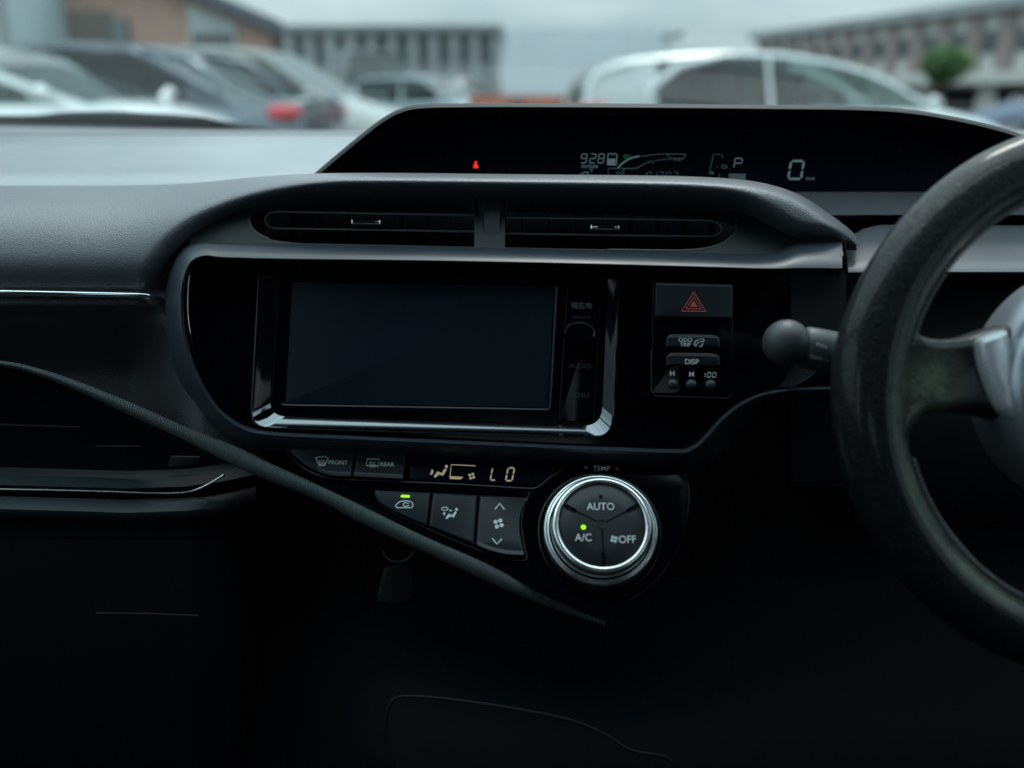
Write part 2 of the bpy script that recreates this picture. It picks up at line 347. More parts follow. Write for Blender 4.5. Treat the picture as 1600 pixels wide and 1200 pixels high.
for k in range(6): m.box((xa + .05 + k * (xb - xa - .1) / 6 + .03, Y - .12, 1.3), (xa + .05 + (k + 1) * (xb - xa - .1) / 6 - .03, Y - .055, zat(52, Y)))
m.build('window', M['winglass'], b, smooth=False)
for ua, ub, va, vb in ((80, 101, -20, 70), (192, 214, 30, 70)):
    MB().box((xat(ua, Y), Y - .18, 0), (xat(ub, Y), Y - .003, zat(va, Y))).build('pilaster', M['greypaint'], b, smooth=False)
MB().box((xat(101, Y) + .01, Y - .06, 0), (xat(192, Y) - .01, Y - .002, zat(18, Y))).build('shutter', mat('taupe_shutter', (.20, .165, .14), .8), b, smooth=False)
# pale building behind at the far left
Y = 15.0
b = thing('clad_building', 'blue-grey clad building beside the brick hall at the left edge', 'building', (xat(-260, Y), Y, 0))
MB().box((xat(-520, Y), Y, 0), (xat(30, Y), Y + 8, 7.2)).build('wall', M['bluegrey'], b, smooth=False)
m = MB()
for k in range(7): m.box((xat(30, Y) - .12 - k * .9, Y - .08, 0), (xat(30, Y) - .02 - k * .9, Y - .003, 7.0))
m.build('downpipe', M['concrete'], b, smooth=False)
for k in range(5): MB().box((xat(30, Y) - .8 - k * .9, Y - .03, 3.2), (xat(30, Y) - .25 - k * .9, Y - .002, 4.6)).build('window', M['winglass'], b, smooth=False)
MB().box((xat(-520, Y) - .2, Y - .25, 7.2), (xat(30, Y) + .1, Y + 8.2, 7.45)).build('roof', M['roofdark'], b, smooth=False)
# grey long building, middle distance
Y = 48.0
b = thing('office_building', 'long low grey office building with window bands behind the parked cars', 'building', (xat(610, Y), Y, 0))
xa, xb = xat(395, Y), xat(775, Y); zt = zat(52, Y)
MB().box((xa, Y, 0), (xb, Y + 12, zt)).build('wall', M['greyclad'], b, smooth=False)
MB().box((xa - .3, Y - .5, zt), (xb + .3, Y + 12.3, zt + .35)).build('roof', M['greypaint'], b, smooth=False)
nn = 12
for k in range(nn + 1):
    xx = xa + (xb - xa) * k / nn; MB().box((xx - .22, Y - .35, 0), (xx + .22, Y - .003, zt - .01)).build('pilaster', M['concrete'], b, smooth=False)
for k in range(nn):
    xx = xa + (xb - xa) * (k + .5) / nn
    for z0 in (.6, 2.55): MB().box((xx - .75, Y - .06, z0), (xx + .75, Y - .002, z0 + 1.25)).build('window', M['winglass'], b, smooth=False)
# right building with brown and cream stripes, facade running obliquely
P0, P1 = gp(1180, 150, 44), gp(1660, 150, 26); P0.z = P1.z = 0
dx = (P1 - P0); Lb = dx.length; ang = math.atan2(dx.y, dx.x)
b = thing('striped_building', 'two-storey building with brown and cream vertical panels over dark garage bays', 'building', P0, ang)
zt = zat(63, 44); zm = zt * .52
def bl(name, a, c, mt): return MB().box(a, c).build(name, mt, b, smooth=False, local=True)
bl('wall', (0, 0, 0), (Lb, 12, zt), M['cream']); bl('roof', (-.3, -.35, zt), (Lb + .3, 12.3, zt + .3), M['concrete'])
ns_ = 13
for k in range(ns_):
    s0 = Lb * (k + .08) / ns_; s1 = Lb * (k + .55) / ns_
    bl('brown_panel', (s0, -.12, zm), (s1, -.004, zt - .02), M['brownpanel'])
    bl('window', (s1 + .12, -.07, zm + .5), (Lb * (k + .96) / ns_, -.003, zm + 1.1), M['winglass'])
bl('ledge', (0, -.5, zm - .35), (Lb, -.005, zm - .03), M['cream'])
for k in range(6):
    bl('garage_bay', (Lb * (k + .18) / 6, -.05, 0), (Lb * (k + .88) / 6, -.002, zm - .45), M['void'])
# trees
M['bark'] = mat('bark', (.07, .055, .04), .9); 
M['leaf'] = mat('leaves', (.055, .12, .035), .7, var=(1.3, (.09, .17, .05), .4, .7))
def tree(loc, h, r, label):
    t = thing('tree', label, 'tree', loc); m = MB()
    m.tube([(0,0,0),(.05,0,h*.3),(0,.05,h*.6),(.02,0,h*.85)], [.12,.09,.06,.02]); 
    for k in range(5):
        a = k * 1.3; m.tube([(0,0,h*.4+k*.1), (math.cos(a)*r*.5, math.sin(a)*r*.5, h*.62+k*.05)], [.04,.015], 5)
    m.build('trunk', M['bark'], t, local=True); c = MB()
    for k in range(900):
        d = Vector((random.gauss(0,1), random.gauss(0,1), random.gauss(0,1))).normalized() * r * random.random()**.45
        d.z *= .8; q = Vector((0, 0, h * .72)) + d * (1 + .25 * math.sin(d.x * 5) * math.cos(d.z * 4)); e = Vector((random.gauss(0,1), random.gauss(0,1), random.gauss(0,1))).normalized(); f_ = e.orthogonal().normalized(); s = random.uniform(.06, .13)
        c.add([q + e*s, q + f_*s, q - e*s, q - f_*s], [(0,1,2,3)])
    c.build('crown', M['leaf'], t, local=True, smooth=False)
p = gp(1467, 150, 24); tree((p.x, p.y, 0), 2.45, .55, 'small round green tree in front of the striped building')
# ------------------------------------------------------------------ cars in the lot
def paint(name, c, m_=.3): return mat(name, c, .25, metal=m_, coat=.8, spec=.5)
M['tyre'] = mat('tyre', (.02, .02, .02), .8); M['rim'] = mat('alloy', (.45, .46, .47), .3, metal=.9)
M['carglass'] = glassmat('car_glass', (.36, .46, .44), 1.3); M['privacy'] = glassmat('privacy_glass', (.10, .13, .14), 1.2); M['carseat'] = mat('car_seat_cloth', (.03, .033, .036), .9)
M['tail'] = mat('tail_lens', (.42, .03, .045), .2, coat=.5, emit=((1, .05, .10), .12)); M['headl'] = mat('head_lens', (.65, .68, .7), .1, coat=.6)
def make_car(label, col, loc, rot, Ln=4.3, W=1.72, H=1.47, belt=.93, ws=.22, rf=.42, rr=.78, rb=.97, hood=.80, name='parked_car', cat='car', deck=None, cpil=None, privacy=False, prof=None):
    """x forward; fractions from the front: ws windscreen base, rf roof front, rr roof rear, rb rear glass base"""
    t = thing(name, label, cat, loc, rot, 'vehicles standing in the parking lot')
    deck = deck or belt + .03; X = lambda f: Ln / 2 - f * Ln
    # lower body loft
    rows = []; st = [0, .012, .04, .1, ws * .6, ws, (ws + rb) / 2, rb, (rb + 1) / 2 if rb < .95 else .985, .985, .997, 1]
    st = sorted(set(st))
    for f in st:
        if f < ws: zt_ = hood - .18 * max(0, (1 - f / ws))**2 + (belt - hood) * (f / ws)**2
        elif f <= rb: zt_ = belt
        else: zt_ = belt + (deck - belt) * (f - rb) / max(1 - rb, .01) - .06 * ((f - rb) / max(1 - rb, .01))**2
        e = min(f, 1 - f); wd = W / 2 * (.80 + .20 * min(1, (e / .10))**.5); zb = .22 + .12 * max(0, 1 - e / .05)
        if e < .001: zt_ -= .14; zb += .05
        rows.append([(X(f), -wd * .93, zb), (X(f), -wd, zb + .15), (X(f), -wd, zt_ * .62), (X(f), -wd * .97, zt_ - .08), (X(f), -wd * .90, zt_), (X(f), -wd * .5, zt_ + .025), (X(f), 0, zt_ + .035),
                     (X(f), wd * .5, zt_ + .025), (X(f), wd * .90, zt_), (X(f), wd * .97, zt_ - .08), (X(f), wd, zt_ * .62), (X(f), wd, zb + .15), (X(f), wd * .93, zb)])
    m = MB(); m.grid(rows, close=True); m.fan(rows[0]); m.fan(rows[-1]); m.build('body', col, t, local=True, edge=40)
    # greenhouse
    prof = cr(prof, 5) if prof else cr([(ws, belt), (rf - (rf - ws) * .30, H - .20), (rf, H - .06), ((rf * .6 + rr * .4), H), (rr - .08, H - .03), (rr, H - .075), (rb, belt + .02)], 5)
    wb = W / 2 * .885; wt = W / 2 * .70
    def ring(f, z, o=0.0):
        k = (z - belt) / (H - belt); k = max(0, min(1, k)); wr = wb + (wt - wb) * k
        return [(X(f), -wb + o, belt - .02), (X(f), -wb + (wb - wr) * .9 + o, max(belt - .01, z - .06)), (X(f), -wr * .93 + o, z - .01), (X(f), 0, z + .012 - o), (X(f), wr * .93 - o, z - .01), (X(f), wb - (wb - wr) * .9 - o, max(belt - .01, z - .06)), (X(f), wb - o, belt - .02)]
    R = [ring(f, z) for f, z in prof]
    sd1 = {0: MB(), 5: MB()}; sd2 = {0: MB(), 5: MB()}; top = MB(); fg = MB(); rg = MB(); P_ = [Vector(q) for r in R for q in r]
    for i in range(len(R) - 1):
        f = (prof[i][0] + prof[i + 1][0]) / 2
        for j in range(6):
            q = [R[i][j], R[i][j + 1], R[i + 1][j + 1], R[i + 1][j]]; tgt = (((sd2 if cpil and f > (ws + rr) / 2 - .02 else sd1)[j] if cpil is None or f < cpil else top)) if j in (0, 5) else (fg if f < rf - .015 and j in (2, 3) else rg if f > rr + .01 and j in (2, 3) else top)
            tgt.add(q, [(0, 1, 2, 3)])
    for q in sd1.values(): q.build('side_window', M['carglass'], t, local=True)
    fg.build('windscreen', M['carglass'], t, local=True)
    for s in (-1, 1):
        for f in (ws + rr) / 2 - .06, (ws + rr) / 2 + .14:
            q = MB(); q.box((X(f) - .08, s * .36 - .24, belt - .1), (X(f) + .06, s * .36 + .24, belt + .16)); q.box((X(f) - .07, s * .36 - .12, belt + .16), (X(f) + .03, s * .36 + .12, belt + .36)); so = q.build('seat', M['carseat'], t, local=True, smooth=False); so.modifiers.new('b', 'BEVEL').width = .04; rg.build('rear_window', M['privacy'] if privacy else M['carglass'], t, local=True); top.build('roof', col, t, local=True)
    for q in sd2.values():
        if q.v: q.build('side_window', M['privacy'], t, local=True)
    pl = MB()
    if cpil:
        for s in (-1, 1): pl.tube([(X(.70), s * (wt + .03), H - .07), (X(.79), s * (wt + .07), H - .16), (X(.85), s * (wb - .02), H - .36), (X(.85), s * (wb - .01), belt)], [.025, .04, .04, .03], 8)
    for s in (-1, 1):
        for f in ((ws + rr) / 2 + .03,):
            z = np.interp(f, [a for a, _ in prof], [c for _, c in prof]); pl.tube([(X(f) , s * (wb + .004), belt - .02), (X(f + .008), s * (wt + .03), z - .05)], .022, 6)
        pl.tube([(X(f), s * (wb + .002), belt - .015) for f in (ws + .02, (ws + rb) / 2, rb - .02)], .012, 6)
        c1 = [(X(f + .0), s * (wb - (wb - wt) * .9 * max(0, min(1, (z - belt) / (H - belt)))), max(belt, z - .055)) for f, z in prof if f > rr - .03]
        pl.tube(c1, .03, 6)
    pl.build('pillar', col, t, local=True)
    for s in (-1, 1):
        for f in (.185, .81):
            cx = X(f); y_ = s * (W / 2 - .10)
            m = MB(); m.tube([(cx, y_ - .1, .315), (cx, y_ - .08, .315), (cx, y_ + .08, .315), (cx, y_ + .1, .315)], [.28, .315, .315, .28], 24); tw = m.build('tyre', M['tyre'], t, local=True)
            m = MB(); m.tube([(cx, y_ - .104, .315), (cx, y_ + .104, .315)], .2, 20)
            for k in range(5):
                a = k * 1.2566; m.tube([(cx, y_ + s * .108, .315), (cx + .19 * math.cos(a), y_ + s * .108, .315 + .19 * math.sin(a))], .022, 5)
            r2 = m.build('rim', M['rim'], tw, local=True)
        m = MB(); m.box((X(.03), s * W * .30, .55), (X(.006), s * W * .44, .68)); m.build('headlight', M['headl'], t, local=True, smooth=False)
        m = MB(); m.box((X(.997), s * W * .26, .87), (X(.94), s * W * .489, .98)); o = m.build('taillight', M['tail'], t, local=True, smooth=False); o.modifiers.new('b', 'BEVEL').width = .035
        m = MB(); m.tube([(X(ws + .05), s * (W / 2 - .06), belt + .05), (X(ws + .05), s * (W / 2 + .10), belt + .08), (X(ws + .05), s * (W / 2 + .19), belt + .08)], [.02, .055, .035], 8); m.build('mirror', col, t, local=True)
        for f in ((ws + rr) / 2 + .16, (ws + rr) / 2 - .05):
            m = MB(); m.box((X(f), s * W / 2 - s * .01, .74), (X(f) + .16, s * (W / 2 + .022), .77)); m.build('door_handle', col, t, local=True, smooth=False)
    m = MB(); m.box((X(.004), -.5, .33), (X(-.003), .5, .50)); m.build('grille', M['void'], t, local=True, smooth=False)
    m = MB(); m.box((X(1.004), -.24, .58), (X(.996), .24, .70)); m.build('licence_plate', M['panelpale'], t, local=True, smooth=False)
    return t
white = paint('white_paint', (.74, .78, .78), .05); graypt = paint('slate_paint', (.11, .14, .165), .4); silverpt = paint('silver_car_paint', (.40, .41, .385), .4)
darkpt = paint('dark_paint', (.03, .04, .045)); bluepale = paint('pale_blue_paint', (.38, .46, .5), .2); bluept = paint('blue_paint', (.13, .18, .26), .3)
def gx(u, y): q = gp(u, 150, y); return q.x
make_car('white hatchback seen from its side, just beyond the instrument hood', white, (gx(1225, 10.2), 10.2, 0), math.radians(4), Ln=4.4, H=1.47, belt=.92, ws=.20, rf=.52, rr=.91, rb=.99, hood=.82, cpil=.83, prof=[(.20, .92), (.35, 1.27), (.49, 1.42), (.62, 1.47), (.75, 1.455), (.85, 1.41), (.92, 1.36), (.97, 1.26), (.99, .94)])
make_car('slate grey sedan with a red tail light, facing away to the left', graypt, (gx(505, 9.0) - 2.2, 9.1, 0), math.radians(180 - 5), Ln=4.5, H=1.50, belt=.96, ws=.24, rf=.42, rr=.70, rb=.9, deck=1.06, cpil=.76)
make_car('silver people carrier facing right behind the slate grey sedan', silverpt, (gx(660, 12.6) - 2.25, 12.8, 0), math.radians(-8), Ln=4.5, H=1.64, belt=1.0, ws=.2, rf=.42, rr=.86, rb=.985, hood=.88)
make_car('white sedan cut off by the left edge of the picture', white, (gx(365, 7.0) - 2.2, 7.2, 0), math.radians(-4), Ln=4.4, H=1.42, belt=.99, ws=.15, rf=.37, rr=.74, rb=.9, hood=.89)
make_car('dark tall van parked in front of the grey office building', darkpt, (gx(572, 27), 27, 0), math.radians(-70), Ln=4.8, W=1.9, H=2.2, belt=1.15, ws=.1, rf=.24, rr=.92, rb=.99, hood=1.0, name='parked_van', cat='van')
make_car('pale blue car facing right in the middle distance beside the dark van', bluepale, (gx(665, 21), 21, 0), math.radians(-28), Ln=4.2, H=1.46)
make_car('small dark car parked at the left of the white box truck', darkpt, (gx(722, 27), 27, 0), math.radians(-60), Ln=4.2, H=1.55)
make_car('blue car parked at the right edge of the lot', bluept, (gx(1700, 21), 21.5, 0), math.radians(165), Ln=4.3, H=1.42)
# white box truck
Y = 30; xa, xb = gx(788, Y), gx(1082, Y); ztk = zat(44, Y)
t = thing('box_truck', 'big white box truck standing across the middle of the lot', 'truck', ((xa + xb) / 2, Y, 0)); M['truckbox'] = mat('truck_box', (.72, .77, .80), .45, var=(1.0, (.66, .72, .75), .4, .7))
m = MB(); m.box((xa, Y, 1.0), (xb - .7, Y + 2.3, ztk)); m.build('cargo_box', M['truckbox'], t, smooth=False)
m = MB()
for k in range(9): m.box((xa + .02 + k * (xb - xa - .8) / 8, Y - .03, 1.0), (xa + .07 + k * (xb - xa - .8) / 8, Y - .002, ztk - .01))
m.build('box_rib', M['truckbox'], t, smooth=False)
m = prism([(xb - .66, .5), (xb + 1.1, .5), (xb + 1.15, 1.3), (xb + .85, 2.35), (xb - .66, 2.4)], Y + .08, Y + 2.2); cb = m.build('cab', M['truckbox'], t, smooth=False)
m = prism([(xb - .3, 1.45), (xb + .75, 1.45), (xb + .6, 2.2), (xb - .3, 2.22)], Y + .05, Y + .078); m.build('window', M['carglass'], cb, smooth=False)
m = MB(); m.box((xa + .2, Y + .4, .6), (xb + .4, Y + 1.9, .98)); m.build('chassis', M['void'], t, smooth=False)
for px_ in (xa + 1.1, xb - .1):
    for yy in (Y + .1, Y + 1.95): m = MB(); m.tube([(px_, yy, .42), (px_, yy + .25, .42)], .42, 20); m.build('tyre', M['tyre'], t)
m = MB(); q = gp(1062, 52, 29.5); m.tube([(q.x, Y - .1, ztk - .25), (q.x - .45, Y - .18, ztk - .2)], .05, 6); m.box((q.x - .06, Y - .2, ztk - .28), (q.x + .16, Y - .05, ztk - .1)); m.build('marker_lamp', M['greypaint'], t)
# orange barrier
M['orange'] = mat('orange_plastic', (.52, .17, .10), .5)
q = gp(800, 150, 14)
for k, (uu, lb) in enumerate(((770, 'left one of two orange plastic barriers before the box truck'), (846, 'right one of two orange plastic barriers before the box truck'))):
    q = gp(uu, 150, 14.5 + k * .2); t = thing('traffic_barrier', lb, 'barrier', (q.x, q.y, 0), 0, 'orange barriers before the box truck')
    m = MB(); hw = .34
    for z in (.35, .88): m.box((-hw, -.03, z), (hw, .03, z + .18))
    m.build('rail', M['orange'], t, local=True, smooth=False); m = MB()
    for s in (-1, 1): m.tube([(s * hw * .85, -.2, 0), (s * hw * .85, -.035, 1.02)], .02, 6); m.tube([(s * hw * .85, .2, 0), (s * hw * .85, .035, 1.02)], .02, 6)
    m.build('stand', M['tyre'], t, local=True)
# ------------------------------------------------------------------ own car: cabin shell
car = thing('car_cabin', 'dark interior shell of the car around the dashboard, with windscreen and doors', 'car interior', (0, 0, 0))
W2 = .74
m = MB(); m.box((-W2, -1.6, .22), (W2, 1.22, .26)); m.build('floor', M['carpet'], car, smooth=False)
m = MB(); m.grid([[(-W2 + 2 * W2 * i / 8, y, 1.45 + .06 * math.sin(math.pi * i / 8) - .02 * ((y + .5) / .9)**2) for i in range(9)] for y in (-1.6, -1.0, -.5, 0, .28)])
m.grid([[(-W2 + 2 * W2 * i / 8, y, 1.49 + .06 * math.sin(math.pi * i / 8) - .02 * ((y + .5) / .9)**2) for i in range(9)] for y in (-1.6, -1.0, -.5, 0, .30)]); m.build('roof', M['liner'], car)
for s in (-1, 1):
    m = MB(); xo = sorted((s * W2, s * (W2 + .08))); m.box((xo[0], -1.6, .22), (xo[1], 1.25, .92)); d_ = m.build('door', M['body_in'], car, smooth=False)
    m = MB(); m.box((xo[0], -1.6, .92), (xo[1], -.75, 1.46)); m.box((xo[0], -.30, .92), (xo[1], -.18, 1.46)); m.box((xo[0], -.95, 1.41), (xo[1], .28, 1.48)); m.build('pillar', M['body_in'], car, smooth=False)
    m = MB(); m.tube([(s * (W2 + .03), 1.24, .97), (s * (W2 - .0), .8, 1.20), (s * (W2 - .03), .26, 1.44)], .035, 10); m.build('pillar', M['body_in'], car)
    m = MB(); m.box((s * (W2 + .04) - .002, -.18, .92), (s * (W2 + .04) + .002, .9, 1.41)); m.build('side_glass', M['wind'], car, smooth=False)
m = MB(); m.box((-W2, -1.62, .22), (W2, -1.58, 1.14)); m.box((-W2, -1.62, 1.36), (W2, -1.58, 1.5)); m.build('rear_panel', M['body_in'], car, smooth=False)
for s in (-1, 1):   # front seats either side of the camera
    X_, Y_, Z_ = s * .38, -.35, .26
    def sb(a, c, n_, par, w_):
        m = MB(); m.box((a[0] + X_, a[1] + Y_, a[2] + Z_), (c[0] + X_, c[1] + Y_, c[2] + Z_)); o = m.build(n_, M['carpet'], par, smooth=False); bv = o.modifiers.new('b', 'BEVEL'); bv.width = w_; bv.segments = 3; return o
    st = sb((-.25, -.05, .05), (.25, .42, .26), 'seat', car, .05)
    sb((-.24, -.22, .2), (.24, -.06, .85), 'backrest', st, .05); sb((-.12, -.24, .86), (.12, -.14, 1.05), 'headrest', st, .035)
# windscreen, from its base behind the dash top up to the roof
def wsz(x, t): # t 0 base .. 1 top
    y = 1.20 - .14 * (x / W2)**2; yb = y + (.27 - y) * t; return (x, yb, .975 + (1.445 + .05 * (1 - (x / W2)**2) - .975) * t)
m = MB(); m.grid([[wsz(-W2 + 2 * W2 * i / 14, j / 6) for i in range(15)] for j in range(7)]); m.build('windscreen', M['wind'], car)
# dashboard ---------------------------------------------------------
dash = thing('dashboard', 'dark grey moulded dashboard with soft pad, air vents and rounded centre bezel', 'dashboard', cp(770, 600, .70))
# dash top
def dtop(u, t):
    v = 285 + (211 - 285) * t; return cp(u, v, .80 + .25 * t)
us = [-1300, -600, -200, 0, 200, 400, 510, 560, 900, 1200, 1500, 1900, 2500]
m = MB(); m.grid([[cp(u, 299, .79 if u < 520 else .92) for u in us]] + [[cp(u, 285, .80 if u < 520 else .92) for u in us]] + [[dtop(u, t if u < 520 else max(t, .6)) for u in us] for t in (.25, .5, .75, 1)] + [[cp(u, 214, 1.06) for u in us]])
m.build('top_panel', M['top'], dash)
m = MB(); m.grid([[cp(u, 214, 1.055) for u in us], [cp(u, 210, 1.053) for u in us], [cp(u, 204 - max(0, min(1, (450 - u) / 450)) * 3, 1.12) for u in us], [cp(u, 206 - max(0, min(1, (450 - u) / 450)) * 8.5, 1.19) for u in us], [cp(u, 230, 1.20) for u in us]])
M['lip'] = mat('defroster_lip', (.12, .125, .14), .5, spec=.6, bump=('leather', 500, .6, .0008)); m.build('defroster_lip', M['lip'], dash)
# pad + visor height field
T_ = [(-1400, 296), (-600, 292), (0, 290), (150, 290), (250, 288.5), (330, 283.5), (400, 276.5), (480, 271.5), (600, 270), (800, 272), (1000, 274), (1100, 276.5), (1170, 282), (1220, 293), (1260, 310), (1300, 337), (1325, 356), (1338, 369)]
tx = [a for a, _ in T_]; ty = [c for _, c in T_]
Tc = cr(T_, 10); tx = [a for a, _ in Tc]; ty = [c for _, c in Tc]
T = lambda u: float(np.interp(u, tx, ty))
Epoly = cr([(262, 560), (247, 515), (243, 470), (253, 425), (280, 386), (325, 350), (390, 322), (460, 309), (560, 306), (800, 308), (1000, 312), (1100, 318), (1150, 328), (1190, 346), (1222, 364), (1250, 375), (1290, 376), (1326, 374.5)], 6)
Epoly += [(1500, 500), (1340, 800), (500, 800), (420, 740), (355, 690), (300, 640)]
EP = np.array(Epoly)
def sdE(U, V):
    """signed distance to the recess outline, positive inside (vectorised)"""
    d = np.full(U.shape, 1e9); ins = np.zeros(U.shape, bool)
    for i in range(len(EP)):
        a = EP[i - 1]; b_ = EP[i]; e = b_ - a; t = np.clip(((U - a[0]) * e[0] + (V - a[1]) * e[1]) / (e @ e + 1e-9), 0, 1)
        d = np.minimum(d, np.hypot(U - a[0] - t * e[0], V - a[1] - t * e[1]))
        c = ((a[1] > V) != (b_[1] > V)); xx = (b_[0] - a[0]) * (V - a[1]) / (b_[1] - a[1] + 1e-12) + a[0]; ins ^= c & (U < xx)
    return np.where(ins, d, -d)
SW_U = cr([(-1300, 520), (-500, 525), (-150, 548), (0, 563), (62, 576), (125, 597), (208, 630), (292, 667), (375, 700), (417, 721), (500, 759), (567, 791), (661, 837), (755, 878), (849, 925), (945, 971)], 5)
SW_L = cr([(-1300, 528), (-500, 534), (-150, 557), (0, 572), (62, 588), (125, 613), (208, 651), (292, 690), (375, 732), (417, 750), (500, 783), (567, 819), (661, 862), (755, 906), (849, 946), (945, 979)], 5)
swx = [a for a, _ in SW_U]; swy = [c + 10 for _, c in SW_U]
SWm = lambda u: float(np.interp(u, swx, swy))
def pad_grid(ulist, nv):
    U = np.array([[u] * nv for u in ulist], float)
    V = np.zeros_like(U)
    for i, u in enumerate(ulist):
        t0 = T(u); na = 62; k = np.linspace(0, 1, na); V[i, :na] = t0 + (392.0 - t0) * k**1.45; V[i, na:] = 392.0 + (max(SWm(u), 400) - 392.0) * np.linspace(0, 1, nv - na + 1)[1:]
    sm = lambda x: np.clip(x, 0, 1)**2 * (3 - 2 * np.clip(x, 0, 1))
    q = sm((U - 150) / 400.); a = .125 * (1 - q) + .05 * q; lam = 29 * (1 - q) + 4.5 * q
    dT = V - np.array([[T(u)] * nv for u in ulist])
    r_end = sm((U - 1150) / 190.)
    lam = lam + 1.5 * r_end
    D = .648 + a * np.exp(-dT / lam)
    # lower pad, a crease at the chrome strip then a slight return
    lw = 1 - sm((U - 200) / 120.)
    D = D + lw * (.016 * np.clip((V - 395) / 62., 0, 1)**2 + .048 * sm((V - 462) / 130.)) - lw * .004 * np.exp(-((V - 475) / 10.)**2)
    R = 32. + 4 * q - 6 * r_end; s = sdE(U, V) + R; x = np.maximum(0, s / R)
    D = D + (.018 + .010 * q * (1 - r_end)) * x**2 * (1 - .85 * sm((V - 430) / 80.))
    return U, V, D, sdE(U, V)
ul = [-1300 + 60 * i for i in range(18)] + [-220 + 9 * i for i in range(24)] + list(np.arange(0, 1338, 6.0)) + [1338]
ul = sorted(set(float(x) for x in ul)); nv = 110
U, V, D, S = pad_grid(ul, nv); vv = []; ff = []
for i in range(len(ul)):
    for j in range(nv): vv.append(cp(U[i, j], V[i, j], D[i, j]))
for i in range(len(ul) - 1):
    for j in range(nv - 1):
        if max(S[i, j], S[i + 1, j], S[i, j + 1], S[i + 1, j + 1]) < 26 and not (U[i, j] > 415 and V[i, j] > 391): ff.append((i * nv + j, (i + 1) * nv + j, (i + 1) * nv + j + 1, i * nv + j + 1))
def sub(name, fl, mt):
    used = sorted({k for f in fl for k in f}); rm = {k: i for i, k in enumerate(used)}
    return mk(name, [vv[k] for k in used], [tuple(rm[k] for k in f) for f in fl], mt, dash, edge=75)
isl = lambda f: V[f[0] // nv, f[0] % nv] > 462 and U[f[0] // nv, f[0] % nv] < 420
M['pad_shaded'] = mat('shaded_pad_leatherette', (.026, .026, .032), .48, spec=.4, bump=('leather', 1050, .7, .0006), rvar=.05)  # darker copy of the pad leatherette, shade of the lower pad put into its colour
sub('soft_pad', [f for f in ff if not isl(f)], M['pad']); sub('soft_pad_shaded', [f for f in ff if isl(f)], M['pad_shaded'])
# chrome strip on the pad
m = MB(); n0 = [(u, 456 + (u) * (5. / 235), .6600) for u in (-1300, -700, -200, 0, 60, 120, 180, 215, 228, 234)]
rows = []
for k in range(9):
    a = math.pi * k / 8; rows.append([cp(u, v - 6.0 * math.cos(a) * (1 if u < 228 else .8 if u < 233 else .45), Dd - .0045 * math.sin(a) + .001) for u, v, Dd in n0])
m.grid(rows); m.fan([r[-1] for r in rows]); m.build('chrome_strip', M['bright'], dash)
# swoosh bead
rows = []
for k in range(11):
    a = math.pi * k / 10; tt = (1 - math.cos(a)) / 2; row = []
    for (ua, va), (ub, vb) in zip(SW_U, SW_L):
        uu, v_ = ua + (ub - ua) * tt, va + (vb - va) * tt; far = max(0, min(1, (ua - 650) / 350)); row.append(cp(uu, v_, .660 - .012 * math.exp(-((ua - 370) / 90)**2) - .0045 * math.sin(a) - .05 * max(0, min(1, (ua - 300) / 500)) + .03 * far * far))
    rows.append(row)
m = MB(); m.grid(rows); m.build('ribbed_trim', M['rib'], dash)
# vent plate (with cavities behind) : strip between the recess outline and the bezel ridge
def vp(u, v): return .683 - (v - 310) * .00022
openL = roundpoly([(386, 300), (742, 300), (742, 386), (450, 381), (404, 372), (386, 345)], [0, 0, 3, 50, 22, 18], 6)
openL = cr([(430, 306), (405, 318), (391, 336), (392, 352), (404, 365), (428, 375), (470, 380)], 4) + [(600, 382.5), (741, 385.5), (741, 306)]
openR = [(789, 306), (789, 386.5), (950, 389.5)] + cr([(1060, 391), (1100, 388), (1130, 379), (1148, 363), (1153, 350), (1148, 336), (1136, 325), (1118, 315), (1095, 306)], 4)
def plate_holes(name, outer, holes, D, mt, parent, th=.01, lipw=2.5):
    D = DF(D); P3 = [[cp(u, v, D(u, v)) for u, v in outer]] + [[cp(u, v, D(u, v)) for u, v in h] for h in holes]
    fl = [q for r in P3 for q in r]; tr = tessellate_polygon(P3); m = MB(); m.add(fl, [tuple(t) for t in tr])
    for h in holes: m.grid([[cp(u, v, D(u, v)) for u, v in h], [cp(u, v, D(u, v) + th) for u, v in h]], close=True)
    return m.build(name, mt, parent, edge=30)
outer = [(296, 384), (296, 350), (330, 318), (400, 300), (600, 296), (1120, 300), (1190, 322), (1240, 352), (1262, 384), (1262, 400), (760, 394)]
plate_holes('vent_surround', outer, [openL, openR], vp, M['vent'], dash, th=.025)
m = MB(); stroke(m, openL[:20], 2.2, vp, .0006); stroke(m, openR[2:], 2.2, vp, .0006); m.build('vent_edge', M['bezel'], dash)
vent = {}
